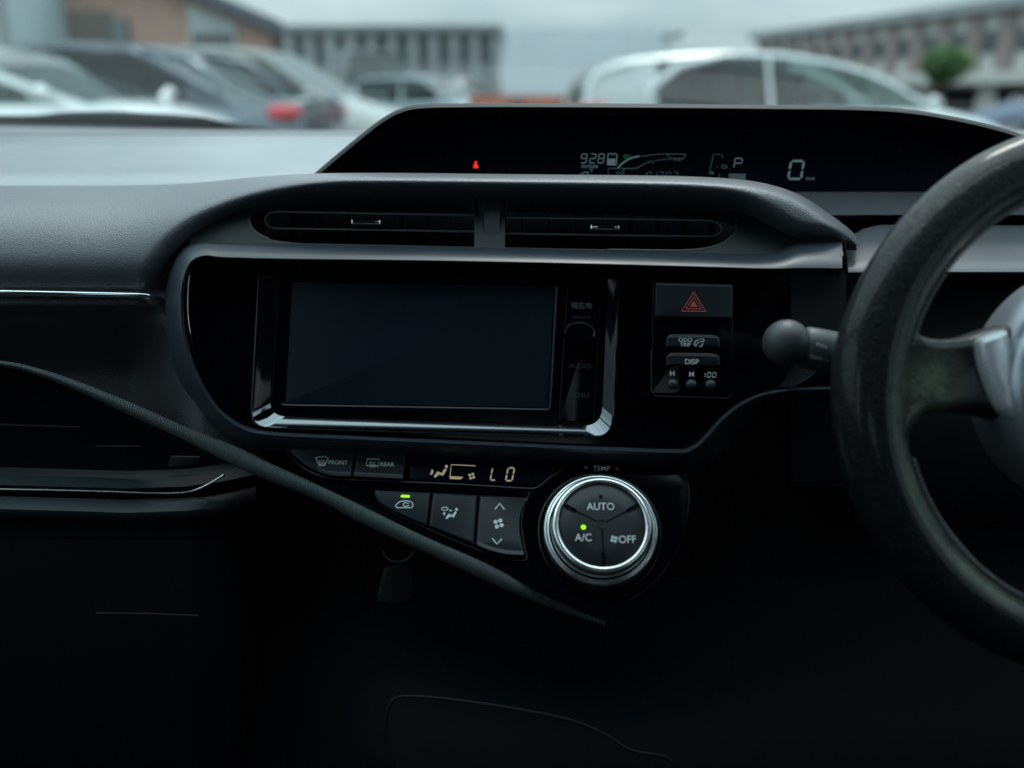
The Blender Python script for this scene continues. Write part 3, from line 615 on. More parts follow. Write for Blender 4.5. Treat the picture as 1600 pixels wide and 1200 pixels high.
for side_, (a0, a1, ops) in enumerate(((380, 745, openL), (785, 1160, openR))):
    m = MB(); m.grid([[cp(a0, 296, .74), cp(a1, 298, .74)], [cp(a0, 400, .735), cp(a1, 402, .735)]]); bk = m.build('air_vent', M['void'], dash)
    # vanes
    m = MB(); vstep = 43
    k = a0 + 30
    while k < a1 - 10:
        m.box((-.0006, 0, -.022), (.0006, .02, .022), Matrix.Translation(cp(k, 350, .715)) @ Matrix.Rotation(-PITCH, 4, 'X')); k += vstep
    m.build('vane', M['dark'], bk, smooth=False)
    # oval louvre loop
    if side_ == 0: lp = [(741, 336.5)] + cr([(600, 334), (445, 331), (428, 331.5), (418, 335.5), (413.5, 344), (418, 352.5), (428, 356.5), (445, 357.2), (600, 359.5)], 6) + [(741, 362)]
    else: lp = [(789, 340.5)] + cr([(950, 342), (1092, 344.3), (1112, 345.3), (1123, 349.5), (1128, 357.5), (1123, 365.5), (1112, 369), (1092, 369.2), (950, 367.5)], 6) + [(789, 365)]
    m = MB(); m.tube([cp(u, v, .688) for u, v in lp], .0008, 8); 
    lo = m.build('louvre', M['louvre'], bk)
    m = MB(); 
    rows = [[cp(u, v, .688) for u, v in lp], [cp(u, v, .71) for u, v in lp]]; m.grid(rows); m.build('louvre_wall', M['dark'], lo)
    cu, cv = ((572, 346), (946, 354.5))[side_]
    tb = plate('tab', roundpoly([(cu - 25, cv - 6), (cu + 24, cv - 5.5), (cu + 24, cv + 6.5), (cu - 25, cv + 6)], 3), .680, M['bright'], bk, bev=4, bd=.003, th=.012)
    m = MB()
    for k in range(16):
        xk = cu - 22 + 44 * k / 15; m.box((-.0003, -.001, -.0006), (.0003, .004, .0006), Matrix.Translation(cp(xk, cv - 7.5, .680)))
    plate('grip', roundpoly([(cu - 12, cv - 3), (cu + 14, cv - 2.7), (cu + 14, cv + 2.5), (cu - 12, cv + 2)], 2), .6792, M['dark'], tb, bev=1, bd=.0004, th=.001)
    m.build('ridge', M['hard'], tb, smooth=False)
# divider column
m = MB(); prof = [(744, .700), (745, .684), (748, .679), (753, .677), (757, .6735), (781, .6735), (784, .677), (787, .680), (789, .685), (790, .70)]
m.grid([[cp(u, 309 + (u - 765) * .02, d + .003) for u, d in prof], [cp(u - .5, 318, d) for u, d in prof], [cp(u, 387.5 + (u - 765) * .02, d - .004) for u, d in prof]]); m.build('vent_divider', M['hard'], dash, edge=35)
# centre bezel
inner = [(1316, 427), (1249, 426), (1201, 424), (1100, 420.5), (930, 416), (765, 412.5), (600, 410), (450, 408.5), (350, 406), (322, 403), (303, 410), (293, 428), (287, 455), (287, 484), (291, 526), (308, 580), (333, 626), (358, 651), (387, 667), (430, 674), (500, 678), (700, 687), (900, 696), (1050, 702), (1078, 698), (1097, 684), (1122, 656), (1150, 633), (1185, 616), (1230, 607), (1306, 604)]
outr = [(1316, 377.5), (1252, 378.5), (1201, 395.5), (1100, 395.5), (930, 391), (765, 387), (600, 384), (450, 381), (350, 379), (317, 378), (289, 387), (270, 412), (261, 445), (258, 484), (263, 540), (284, 602), (317, 652), (350, 686), (384, 706), (430, 712), (500, 714), (700, 722), (900, 729), (1058, 735), (1098, 728), (1124, 706), (1146, 680), (1168, 656), (1196, 638), (1234, 630), (1308, 628)]
pr = [(-.02, .030), (0, .012), (.07, .0035), (.16, .0005), (.3, .002), (.55, .010), (.8, .021), (1, .034), (1.04, .05)]
iu = cr(inner, 5); ou = cr(outr, 5); rows = []
for tq, dz in pr: rows.append([cp(a[0] + (c[0] - a[0]) * tq, a[1] + (c[1] - a[1]) * tq, .630 + dz) for a, c in zip(iu, ou)])
m = MB(); m.grid(rows); m.build('centre_bezel', M['bezel'], dash, edge=70)
# gloss panel
go = [(1246, 434), (1247, 490), (1240, 560), (1236, 610)] + [p for p in iu[::-1] if p[0] <= 1236 and p[1] > 560][0:0]
gl = [(u, v) for u, v in iu if u < 1245]; gl = [(1245, 428)] + gl + [(1238, 600)]
m = MB(); m.poly([cp(u, v, .6515) for u, v in gl]); m.build('gloss_panel', M['gloss'], dash)
m = MB(); m.tube([cp(u, v, .6500) for u, v in cr([(309, 412), (298, 424), (294, 445), (293, 484), (297, 520), (305, 552)], 6)], .0006, 6); m.tube([cp(u, v, .6500) for u, v in cr([(1225, 432), (1238, 446), (1243, 470), (1243, 505), (1239, 560)], 6)], .0007, 6); m.build('panel_edge', M['glossframe'], dash)
# right side of the centre: column side panel, under the band
m = MB(); m.grid([[cp(u, v, .646 + .03 * max(0, (v - 600) / 200)) for u in (1236, 1260, 1300, 1322)] for v in (424, 430, 520, 610, 760)]); m.build('side_panel', M['knee'], dash)
m = MB(); m.tube([cp(u, v, .642) for u, v in ((1318, 378), (1321, 405), (1323, 426))], .0011, 6); m.build('seam', M['void'], dash)
# right dash : band right of the seam, surface, groove, cluster foot
sx = [1321, 1335, 1350, 1375, 1410, 1500, 1600, 1800, 2200, 2700]
def topv(u): return float(np.interp(u, [1321, 1340, 1360, 1400, 2700], [374, 362, 351, 350, 360]))
rows = []
for t, dd in ((0, .77), (.02, .735), (.2, .720), (.45, .698), (.7, .678), (.88, .664), (.96, .662), (1, .668), (1.02, .70)):
    rows.append([cp(u, topv(u) + (428 - topv(u)) * t, dd - (.016 * max(0, 1 - (u - 1321) / 110)**2 * (1 - t))) for u in sx])
m = MB(); m.grid(rows); m.build('driver_side_shelf', M['shelf'], dash)
m = MB(); m.grid([[cp(u, v, d) for u in (1200, 1260, 1340, 1500, 2700)] for v, d in ((300, .76), (304, .758), (332, .738), (335.5, .735), (337, .738))]); m.build('cluster_foot', M['shelf'], dash, edge=30)
m = MB(); m.grid([[cp(u, v, d) for u in (1290, 1500, 2700)] for v, d in ((336, .739), (345, .76), (365, .775))]); m.build('groove', M['void'], dash)
m = MB(); m.grid([[cp(u, v, d) for u in (1318, 1400, 1600, 2700)] for v, d in ((420, .72), (440, .705), (600, .70), (780, .71), (840, .76))]); m.build('driver_lower_panel', M['knee'], dash)
# lower body of the dash behind everything + console
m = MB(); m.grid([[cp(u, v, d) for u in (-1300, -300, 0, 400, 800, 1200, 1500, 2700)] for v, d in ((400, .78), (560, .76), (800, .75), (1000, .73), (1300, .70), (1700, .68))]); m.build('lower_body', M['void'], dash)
# glovebox side, below the swoosh
m = MB(); sg = [-1300, -400, 0, 100, 200, 290, 340, 380, 400]
def lv(v, u): return v + (0 if u < 200 else -(u - 200)**2 * .0007) + .03 * max(0, u)
fd = lambda u: .05 * max(0, (u - 290) / 110)**2
m.grid([[cp(u, lv(v, u), d + fd(u)) for u in sg] for v, d in ((730, .735), (738, .715), (742, .690), (747, .678), (757, .668), (760, .672), (761, .70))]); m.build('tray_lip', M['hard'], dash)
m = MB(); m.tube([cp(u, v, .672) for u, v in cr([(-1300, 760), (-300, 760), (0, 764), (150, 767), (260, 770.5), (300, 767), (325, 757), (350, 742)], 6)], .0010, 8); m.build('chrome_strip', M['chrome'], dash)
m = MB(); m.grid([[cp(u, lv(v, u) , d + fd(u)) for u in sg] for v, d in ((771, .69), (776, .668), (783, .660), (795, .655), (803, .656), (808, .662), (815, .68))]); m.build('lower_pad', M['hard'], dash)
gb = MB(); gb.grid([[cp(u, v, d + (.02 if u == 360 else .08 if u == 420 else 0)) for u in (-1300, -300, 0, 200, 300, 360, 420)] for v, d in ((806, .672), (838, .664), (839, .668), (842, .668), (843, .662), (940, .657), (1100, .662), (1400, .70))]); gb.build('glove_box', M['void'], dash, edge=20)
m = MB(); m.tube([cp(u, v, .652) for u, v in ((150, 958), (230, 959), (310, 962))], .0008, 6); m.build('latch', M['dark'], dash)
plate('tray_button', roundpoly([(266, 712), (314, 713), (309, 727), (284, 732), (262, 731)], 4), .70, M['dark'], dash, bev=3, bd=.002)
m = MB(); m.tube([cp(u, v, .73) for u, v in ((0, 664), (60, 666), (125, 668))], .001, 6); m.tube([cp(u, v, .73) for u, v in ((150, 697), (220, 698))], .0008, 6); m.build('tray_edge', M['dark'], dash)
# console below
m = MB(); m.tube([cp(u, v, .60) for u, v in cr([(600, 1200), (603, 1130), (612, 1096), (640, 1088), (720, 1095), (830, 1112), (900, 1128), (950, 1150), (985, 1172), (1045, 1185), (1050, 1210)], 6)], .0010, 8); m.build('console_rim', M['dark'], dash)
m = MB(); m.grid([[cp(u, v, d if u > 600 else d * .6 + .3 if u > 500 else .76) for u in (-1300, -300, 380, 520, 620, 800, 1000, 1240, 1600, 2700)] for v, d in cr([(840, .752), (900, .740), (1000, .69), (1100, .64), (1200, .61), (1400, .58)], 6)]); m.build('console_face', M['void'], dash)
m = MB(); m.tube([cp(622 + 24 * math.cos(a), 858 + 20 * math.sin(a), .655) for a in [math.pi * k / 12 + .2 for k in range(12)]], .0009, 6); m.build('socket_ring', M['bezel'], dash)
plate('socket_cover', roundpoly([(600, 884), (645, 882), (648, 935), (628, 948), (590, 944), (588, 930)], 10), .66, M['dark'], dash, bev=6, bd=.003)
# vehicle steering column cover and knee trim edge
m = MB(); m.grid([[cp(u, v, d) for u, v, d in r] for r in ([(1205, 606, .66), (1222, 596, .655), (1233, 578, .652), (1237, 560, .65), (1240, 552, .648)], [(1240, 604, .62), (1260, 594, .61), (1275, 582, .605), (1290, 572, .60), (1300, 566, .60)], [(1330, 602, .60), (1340, 590, .59), (1350, 580, .585), (1360, 572, .58), (1380, 560, .58)])]); m.build('column_shroud', M['knee'], dash)

# instrument display ------------------------------------------------
clu = thing('instrument_display', 'wide black digital instrument display under a curved hood, reading 9:28 and 0 km/h', 'instrument display', cp(1050, 300, .82))
So = cr([(455, 300), (492, 270), (525, 242), (560, 213), (598, 184), (628, 169), (660, 163), (720, 161.5), (800, 161), (1000, 162), (1200, 164), (1340, 166), (1420, 171), (1490, 182), (1550, 195.5), (1600, 211), (1680, 243), (1760, 284), (1800, 312)], 6)
nrm = []
for i, p in enumerate(So):
    a = Vector(So[max(i - 1, 0)]); c = Vector(So[min(i + 1, len(So) - 1)]); t = (c - a).normalized(); nrm.append(Vector((-t.y, t.x)))
rows = []
for o_, d in ((14, 1.0), (3, .86), (.5, .76), (0, .732), (2.5, .723), (6, .721), (8.5, .727), (9.5, .736), (11, .736), (12, .730), (14.5, .727), (17, .730), (19, .74), (21, .763)):
    rows.append([cp(p[0] + n.x * o_, p[1] + n.y * o_, d) for p, n in zip(So, nrm)])
m = MB(); m.grid(rows); m.build('hood', M['dark'], clu, edge=60)
inn = [(p[0] + n.x * 19, p[1] + n.y * 19) for p, n in zip(So, nrm)]
DD = .762
m = MB(); m.poly([cp(u, v, DD) for u, v in inn] + [cp(1800, 340, DD), cp(1240, 340, DD), cp(455, 330, DD)]); m.build('screen', M['lcdglass'], clu)
m = MB()
for c, x in (('9', 907), ('2', 921), ('8', 934)): seg7(m, c, x, 254.5, 8.5, 14, 1.35, DD)
text(m, 'OUTSIDE', 921, 262.3, 4.6, DD, shear=.15, bold=.01); text(m, '°C', 923, 268.5, 4.6, DD, shear=.15)
for c, x in (('1', 899), ('9', 910)): seg7(m, c, x, 281, 7.5, 12, 1.3, DD)
m.build('clock_digits', M['lcd'], clu)
m = MB(); stroke(m, [(950, 241), (954, 239.5), (957, 242), (960, 239.5), (964, 241), (963, 258), (949, 257.5), (950, 241)], 1.5, DD)
for k in range(5): flat(m, [(950.5, 248 + k * 2), (961.5, 248.2 + k * 2), (961.5, 249.5 + k * 2), (950.5, 249.3 + k * 2)], DD)
flat(m, [(950.2, 248), (961.8, 248), (961.3, 257), (949.8, 257)], DD, .0002); m.build('battery_gauge', M['lcd'], clu)
m = MB(); stroke(m, [(974, 244.5), (977, 242), (982, 242), (986, 245), (982, 247.5), (977, 247.5), (974, 244.5)], 1.3, DD); stroke(m, [(978, 247), (980, 243.5), (983, 246.5), (984.5, 243)], 1.1, DD); m.build('eco_lamp', M['lcdgreen'], clu)
m = MB(); arc = cr([(965, 262.5), (974, 254), (983, 248.5), (992, 245.3), (1000, 244)], 5)
stroke(m, arc, 2.3, DD); m.build('power_bar', M['lcd'], clu)
m = MB(); stroke(m, cr([(1003, 244.2), (1020, 241.8), (1040, 240.6), (1056, 240.5), (1072, 241)], 4), 1.0, DD)
stroke(m, [(1072, 241), (1068, 248), (1048, 247.5), (1042, 241)], 1.2, DD); stroke(m, [(950.5, 282), (950.5, 263), (994, 263.2), (1011, 254)], 1.2, DD); stroke(m, cr([(1024, 251), (1036, 249.3), (1048, 248.2)], 4), .9, DD)
stroke(m, [(972, 267), (978, 263)], 1.2, DD)
text(m, 'ECO', 1017.5, 255, 4.0, DD); text(m, 'PWR', 1058.5, 252, 3.8, DD); text(m, 'CHG', 969, 272.5, 4.6, DD, shear=.12)
for c, x in (('1', 1002), ('8', 1010), ('1', 1019), ('3', 1029), ('8', 1040), ('3', 1051)): seg7(m, c, x, 281, 6.5, 12, .9, DD)
m.build('eco_gauge', M['lcdim'], clu)
m = MB(); stroke(m, [(1126, 241.3), (1115, 241.3), (1108, 272)], 1.0, DD); text(m, 'F', 1129, 247, 4.8, DD, shear=.1); text(m, 'E', 1124, 277, 4.8, DD)
for k in range(2): stroke(m, [(1110, 268.8 + k * 2.4), (1115.5, 269 + k * 2.4)], 1.6, DD)
for xx in (1120, 1125.5): stroke(m, [(xx, 260.5), (xx + 2.2, 260.5)], 1.0, DD)
stroke(m, [(1129, 257.5), (1134, 257.5), (1133.5, 263), (1128.5, 263), (1129, 257.5)], 1.2, DD); stroke(m, [(1134, 258.5), (1136, 259.5), (1135.5, 262.5)], .9, DD)
m.build('fuel_gauge', M['lcdim'], clu)
m = MB(); seg7(m, 'P', 1146.5, 262.3, 11.5, 15, 1.6, DD); m.build('gear_letter', M['lcd'], clu)
m = MB(); stroke(m, [(1139, 272), (1165, 271.6), (1165, 285), (1139, 285), (1139, 272)], 1.2, DD); flat(m, [(1140, 272.5), (1164.5, 272.5), (1164.5, 284), (1140, 284)], DD, .0002); m.build('trip_box', M['lcdim'], clu)
m = MB(); seg7(m, '0', 1231.5, 279.5, 20, 28, 3.8, DD, shear=.17, slope=0); text(m, 'km/h', 1266, 281, 5.0, DD, shear=.12); m.build('speed_digits', M['lcd'], clu)
m = MB(); disc(m, 743.5, 253.5, 2.0, DD); flat(m, [(741.5, 256), (745.5, 256), (748, 262.5), (739, 262.5)], DD); stroke(m, [(739.5, 257), (747, 262)], 1.2, DD, .0008); m.build('seatbelt_lamp', M['redlamp'], clu)

# head unit ----------------------------------------------------------
hu = thing('head_unit', 'glossy black navigation screen unit with a polished lower frame edge', 'car stereo', cp(680, 550, .64))
fo = roundpoly([(403, 432), (972, 434), (958, 686), (389, 669)], [2, 2, 34, 28], 8)
fi = roundpoly([(430, 432.6), (950, 434.4), (940, 666), (421, 650)], [2, 2, 30, 26], 8)
rows = []
for tq, dz in ((0, .016), (0, .001), (.04, -.0004), (.12, -.0008), (.2, 0), (.6, .0030), (1, .0062), (1.05, .016)):
    rows.append([cp(a[0] + (c[0] - a[0]) * tq, a[1] + (c[1] - a[1]) * tq, .6385 + (dz if abs(dz) > .01 else dz * (.06 + .94 * max(0, min(1, (a[1] - 610) / 40)))) + (0 if abs(dz) > .01 else .0015 * (1 - max(0, min(1, (a[1] - 610) / 40))) * tq)) for a, c in zip(fo, fi)])
nf = len(fo); low = [i for i in range(nf) if fo[i][1] > 645]; i0, i1 = low[0], low[-1]
m = MB(); m.grid([[r[i % nf] for i in range(i1, nf + i0 + 1)] for r in rows]); m.build('frame', M['gloss2'], hu, edge=40)
m = MB(); m.grid([r[i0:i1 + 1] for r in rows]); m.build('lower_trim', M['glossframe'], hu, edge=40)
DH = .648
m = MB(); m.poly([cp(u, v, DH) for u, v in fi]); m.build('face', M['gloss'], hu)
sq = [(457, 440), (868, 447.5), (857, 637), (446, 630)]
plate('screen', roundpoly(sq, 2), .6476, M['screen'], hu, bev=1, bd=.0004, th=.002)
m = MB(); m.tube([cp(u, v, .6462) for u, v in ((441, 632), (446, 633), (650, 636.6), (856, 640), (859, 638), (864, 560), (870, 447))], .0008, 6); m.build('screen_trim', M['bezel'], hu)
plate('key_strip', roundpoly([(886, 448), (940, 449), (929, 662), (872, 660)], 4), .6474, M['gloss'], hu, bev=2, bd=.0006)
DB = .6474
m = MB(); text(m, '現在地', 908.5, 481.5, 8, DB, wide=1.0, bold=.012); m.build('lettering', M['inkdim'], hu)
m = MB(); text(m, 'PWR·VOL', 909, 498, 4.5, DB); text(m, 'AUDIO', 906, 575.5, 8, DB, slope=.02); text(m, 'MENU', 904, 621, 8.5, DB, slope=.02); m.build('lettering', mat('faint_ink', (.03, .036, .04), .6), hu)
M['bright_chrome_dim'] = mat('smoke_chrome', (.30, .34, .35), .25, metal=1)
rows = []; ax = Vector((0, 0, 0))
kc = (906, 523); m = MB()
for r, dz in ((25, 0), (25, -.004), (23, -.0075), (21, -.008), (20.5, -.0085), (0.5, -.0085)): rows.append([cp(kc[0] + r * math.cos(a), kc[1] + r * .86 * math.sin(a) - dz * -500, DB + dz) for a in [2 * math.pi * k / 40 for k in range(40)]])
m.grid(rows, close=True); m.build('volume_knob', M['gloss'], hu)
m = MB(); m.tube([cp(906 + 23 * math.cos(a), 521 + 17 * math.sin(a), DB - .0088) for a in [math.pi + .1 + (math.pi + .2) * k / 24 for k in range(25)]], .0006, 6); m.build('knob_arc', M['bright_chrome_dim'], hu)

# switch panel --------------------------------------------------------
sp = thing('switch_panel', 'black switch panel with the red hazard triangle right of the screen', 'switch panel', cp(1080, 530, .64))
DS = .6365
plate('plate', roundpoly([(1020, 440), (1146, 443), (1144, 622), (1017, 618)], [3, 3, 8, 8], 4), DS + .001, M['gloss'], sp, bev=2, bd=.001, th=.014)
m = MB(); stroke(m, [(1017.5, 545), (1017.5, 610), (1024, 618.5), (1138, 622), (1144.5, 616)], 1.3, DS + .0005, .0004); m.build('plate_edge', M['bezel'], sp)
hb = plate('hazard_button', roundpoly([(1024, 442), (1145, 445), (1143, 498), (1023, 496)], 3), DS - .002, M['btn'], sp, bev=3, bd=.002)
DHz = DS - .002; m = MB()
def tri(k, cy=0): return [(1084 + (u) * k, 476 + (v) * k) for u, v in ((0, -19), (19, 10.5), (-19, 10))]
stroke(m, tri(1), 2.6, DHz, closed=True); stroke(m, tri(.62), 2.2, DHz, closed=True); flat(m, tri(.32), DHz)
m.build('hazard_triangle', M['hazard'], hb, smooth=False)
for (v0, v1, nm) in ((524, 543, 0), (553, 572, 1)):
    bt = plate('button', roundpoly([(1041, v0 - .5), (1124, v0 + .5), (1125, v1 + 1), (1040, v1)], [11, 11, 3, 3], 6), DS - .002, M['btn'], sp, bev=3, bd=.0025)
    m = MB(); D_ = DS - .002
    if nm == 0:
        text(m, 'ODO', 1071, 534, 6.6, D_, slope=.02, bold=.02); text(m, 'TRIP', 1071, 541.3, 6.2, D_, slope=.02, bold=.01)
        stroke(m, cr([(1092, 531), (1087, 533), (1085, 538), (1088, 541)], 4), 1.6, D_); stroke(m, [(1088, 539), (1092, 534)], 1.3, D_); stroke(m, cr([(1093, 530), (1097, 529), (1100, 532), (1097, 534), (1094, 533)], 4), 1.3, D_); stroke(m, cr([(1093, 541), (1097, 540), (1098, 536)], 3), 1.5, D_)
    else: text(m, 'DISP', 1081, 569, 8.2, D_, slope=.02, bold=.015)
    m.build('lettering', M['ink'], bt)
    m = MB(); m.tube([cp(u, v, DS - .0035) for u, v in cr([(1042, v0 + 7), (1046, v0 + 1), (1054, v0 - .5), (1112, v0 + .5), (1120, v0 + 5), (1123, v0 + 9)], 5)], .00035, 5); m.build('button_edge', M['bezel'], bt)
    m = MB(); disc(m, 1123, v0 + 4, 1.6, DS - .003); m.build('glint', M['chrome'], bt)
m = MB(); text(m, 'H', 1050.5, 587, 8, DS, bold=.02); text(m, 'M', 1080.5, 588.5, 8, DS, bold=.02)
for x in (1105, 1113): seg7(m, '0', x, 589.5, 5, 7.5, 1.3, DS)
disc(m, 1102, 584, .9, DS); disc(m, 1101.4, 588, .9, DS); m.build('lettering', M['ink'], sp)
for x in (1051, 1080, 1110):
    m = MB(); y_ = 600 + (x - 1050) * .02; rows = []
    for a in range(7):
        al = math.pi / 2 * a / 6; rows.append([cp(x + 9 * math.cos(al) * math.cos(b_), y_ + 8.5 * math.cos(al) * math.sin(b_), DS - .0035 * math.sin(al)) for b_ in [2 * math.pi * k / 20 for k in range(20)]])
    m.grid(rows, close=True); m.build('round_button', M['bezel'], sp)

# climate control ------------------------------------------------------
def Dc(u, v): return .650 - (v - 700) * .00020
def off(dz): return lambda u, v: Dc(u, v) + dz
cl = thing('climate_panel', 'glossy black climate control panel with green A/C light and amber LO readout', 'control panel', cp(750, 800, .62))
base = cr([(400, 704), (440, 706), (700, 717), (900, 725), (1050, 731), (1075, 748), (1078, 790), (1066, 850), (1030, 905), (985, 940), (930, 955), (880, 938), (800, 900), (700, 852), (600, 806), (500, 762), (440, 728)], 4, closed=True)
plate('panel', base, off(.002), M['gloss'], cl, bev=4, bd=.002, th=.02)
m = MB(); stroke(m, cr([(446, 706), (462, 722), (485, 737), (515, 747), (560, 750), (700, 755.5), (820, 762.5), (836, 762), (846, 757), (860, 745), (884, 731)], 5), 1.7, off(.0015), .0005); m.build('panel_seam', M['bezel'], cl)
m = MB(); stroke(m, cr([(586, 770), (592, 784), (612, 800), (668, 826), (745, 858), (785, 872), (815, 876), (823, 870), (818, 845), (815, 815), (820, 790), (828, 768)], 5), 1.3, off(.0015), .0005); m.build('panel_seam', M['hard'], cl)
def btn(pts, r, lift=.0025, name='button', **k): return plate(name, roundpoly(pts, r, 5), off(-lift), M['btn'], cl, bev=k.get('bev', 4), bd=.0025)
b1 = btn([(447, 699), (555, 704), (549, 745), (520, 744), (495, 738), (470, 724)], [2, 2, 3, 20, 20, 18]); b1['label'] = 'front demister button'
b2 = btn([(558, 704), (636, 708), (630, 749), (551, 745)], 2); b2['label'] = 'rear demister button'
lip_jobs = [(cr([(497, 737), (512, 742), (530, 744), (548, 744.5)], 4), b1), ([(553, 744.5), (590, 746.5), (629, 748.5)], b2)]
o2 = off(-.0025); m = MB()
stroke(m, cr([(493, 716), (500, 713.5), (507, 713.5), (513, 716)], 3) + [(507, 727.5), (499, 726.5), (493, 716)], 1.4, o2)
for k in range(3): stroke(m, cr([(500 + k * 3.4, 719), (498.6 + k * 3.4, 721.5), (500.5 + k * 3.2, 724), (497 + k * 3.2, 728)], 3), .95, o2)
text(m, 'FRONT', 528, 725.5, 6.6, o2, slope=.02, bold=.01); m.build('lettering', M['ink'], b1)
m = MB(); stroke(m, [(573.5, 717), (592, 717.5), (591.5, 728), (572.5, 727.3), (573.5, 717)], 1.5, o2)
for k in range(3): stroke(m, cr([(579 + k * 3.3, 721.5), (577.6 + k * 3.3, 724), (580 + k * 3.2, 727), (578 + k * 3.2, 730.5)], 3), .95, o2)
text(m, 'REAR', 605, 728.5, 6.6, o2, slope=.02, bold=.01); m.build('lettering', M['ink'], b2)
ld = plate('readout', roundpoly([(640, 709), (884, 717), (842, 757), (640, 750)], [2, 8, 8, 2]), off(.0005), M['lcdglass'], cl, bev=1, bd=.0005, th=.002); oL = off(.0005)
m = MB(); seat_icon(m, 688, 737.5, 1.15, oL); flat(m, [(671, 739), (677, 739), (674, 742.5)], oL)
stroke(m, [(743, 727.8), (705, 726), (703, 747)], 1.5, oL); flat(m, [(703, 744), (724, 745), (720, 749), (703, 748.5)], oL); fan_icon(m, 737, 744, 6.4, oL)
seg7(m, 'L', 766, 750, 8.5, 19, 2.4, oL, shear=.2); seg7(m, 'O', 790, 751, 10, 20, 2.6, oL, shear=.2); m.build('readout_digits', M['amber'], ld)
b3 = btn([(585, 766), (673, 770), (667, 822), (640, 811), (606, 795), (590, 783)], [2, 2, 3, 20, 20, 10]); b3['label'] = 'recirculation button with green light'
def lip(path, par, w_=7, out=.0022):
    rows = [[cp(u, v - w_ * t, Dc(u, v) - .0026 - out * z) for u, v in path] for t, z in ((1, 0), (.7, .25), (.4, .7), (.15, 1), (0, .9), (-.15, .2))]
    m = MB(); m.grid(rows); m.build('lip', M['btn'], par)
b4 = btn([(676, 770), (746, 774), (741, 851), (670, 823)], 2)
b5 = btn([(749, 774), (826, 778), (814, 800), (812, 830), (820, 868), (785, 868), (743, 852)], [2, 2, 20, 20, 4, 20, 3], name='fan_rocker')
lip_jobs.append((cr([(746, 852), (765, 860), (790, 866), (818, 868)], 4), b5))
for q in lip_jobs: lip(*q)
o3 = off(-.0025)
m = MB(); stroke(m, cr([(618, 790), (622, 786), (626, 783.5), (634, 782.5), (642, 784), (645, 788), (643, 793), (630, 793), (621, 793)], 3, closed=True), 1.4, o3, closed=True); stroke(m, cr([(639, 787), (633, 785.5), (630, 788.5), (633, 791), (639, 790)], 4), 1.3, o3); m.build('lettering', M['ink'], b3)
m = MB(); flat(m, roundpoly([(626.5, 773), (640.5, 773.6), (640, 777.8), (626, 777.2)], 2), o3); m.build('indicator_light', M['greenled'], b3)
m = MB(); seat_icon(m, 705, 803.5, 1.0, o3); stroke(m, cr([(690, 794), (695, 792.5), (700, 794), (698, 797), (692, 797)], 3, closed=True), 1.2, o3, closed=True); flat(m, [(702, 796), (708, 797.5), (702, 799)], o3); m.build('lettering', M['ink'], b4)
m = MB(); stroke(m, [(773.5, 795.5), (781, 786.5), (788, 796)], 2, o3); stroke(m, [(769, 841), (776.5, 850), (784.5, 841.5)], 2, o3); fan_icon(m, 779, 818, 9.5, o3); m.build('lettering', M['ink'], b5)
m = MB(); m.tube([cp(u, v, Dc(u, v) - .0022) for u, v in ((755, 815), (768, 816), (792, 817), (803, 816))], [.0001, .0006, .0006, .0001], 6); m.build('rocker_ridge', M['btn'], b5)
# temperature dial : lathe about a tilted axis
dial = thing('temperature_dial', 'round climate dial with satin silver ring, marked AUTO, A/C and OFF', 'dial', cp(937, 832, Dc(937, 832)))
C0 = cp(937, 832, Dc(937, 832) - .0005); tilt = math.radians(26)
axn = (-FWD * math.cos(tilt) + UP * math.sin(tilt)).normalized(); ex = RT; ey = axn.cross(ex).normalized()
if ey.dot(UP) < 0: ey = -ey
px = Dc(937, 832) / F
def ring3(r, h, n=72): return [C0 + axn * h + (ex * math.cos(a) + ey * math.sin(a)) * r for a in [2 * math.pi * k / n for k in range(n)]]
def lathe(name, prof, mt, parent, cap=False, **k):
    m = MB(); rows = [ring3(r, h) for r, h in prof]; m.grid(rows, close=True)
    if cap: m.fan(rows[-1])
    return m.build(name, mt, parent, **k)
lathe('cup', [(.0405, -.006), (.0410, .0), (.0402, .0014), (.0392, .001), (.0384, -.003), (.0372, -.004)], M['gloss2'], dial, edge=60)
lathe('outer_ring', [(.0372, -.004), (.0372, .006), (.0362, .0088), (.0350, .0094), (.0340, .0088), (.0333, .0082)], M['chrome'], dial, edge=60)
lathe('ring_groove', [(.0335, .0080), (.0328, .0078), (.0322, .0082)], M['void'], dial)
lathe('inner_ring', [(.0324, .006), (.0321, .0160), (.0311, .0182), (.0294, .0190), (.0278, .0185), (.0273, .0172)], M['chrome'], dial, edge=60)
lathe('dial_face', [(.0275, .0172), (.0271, .0168), (.0267, .0172), (.016, .0178), (.0003, .0180)], M['btn'], dial)
Cf = C0 + axn * .0182
def fp(x, y): # face coordinates in px-like units
    return Cf + (ex * x + ey * y) * px
m = MB()
for a in (math.radians(152), math.radians(28), math.radians(270)):
    c, s = math.cos(a), math.sin(a); n2 = (-s, c); r1 = 64
    m.add([fp(c * 7 + n2[0] * .9, s * 7 + n2[1] * .9), fp(c * r1 + n2[0] * .9, s * r1 + n2[1] * .9), fp(c * r1 - n2[0] * .9, s * r1 - n2[1] * .9), fp(c * 7 - n2[0] * .9, s * 7 - n2[1] * .9)], [(0, 1, 2, 3)])
    m.add([fp(c * 44 + n2[0] * 3, s * 44 + n2[1] * 3), fp(c * r1 + n2[0] * 3.5, s * r1 + n2[1] * 3.5), fp(c * r1 - n2[0] * 3.5, s * r1 - n2[1] * 3.5), fp(c * 44 - n2[0] * 3, s * 44 - n2[1] * 3)], [(0, 1, 2, 3)])
m.build('button_gap', M['void'], dial)
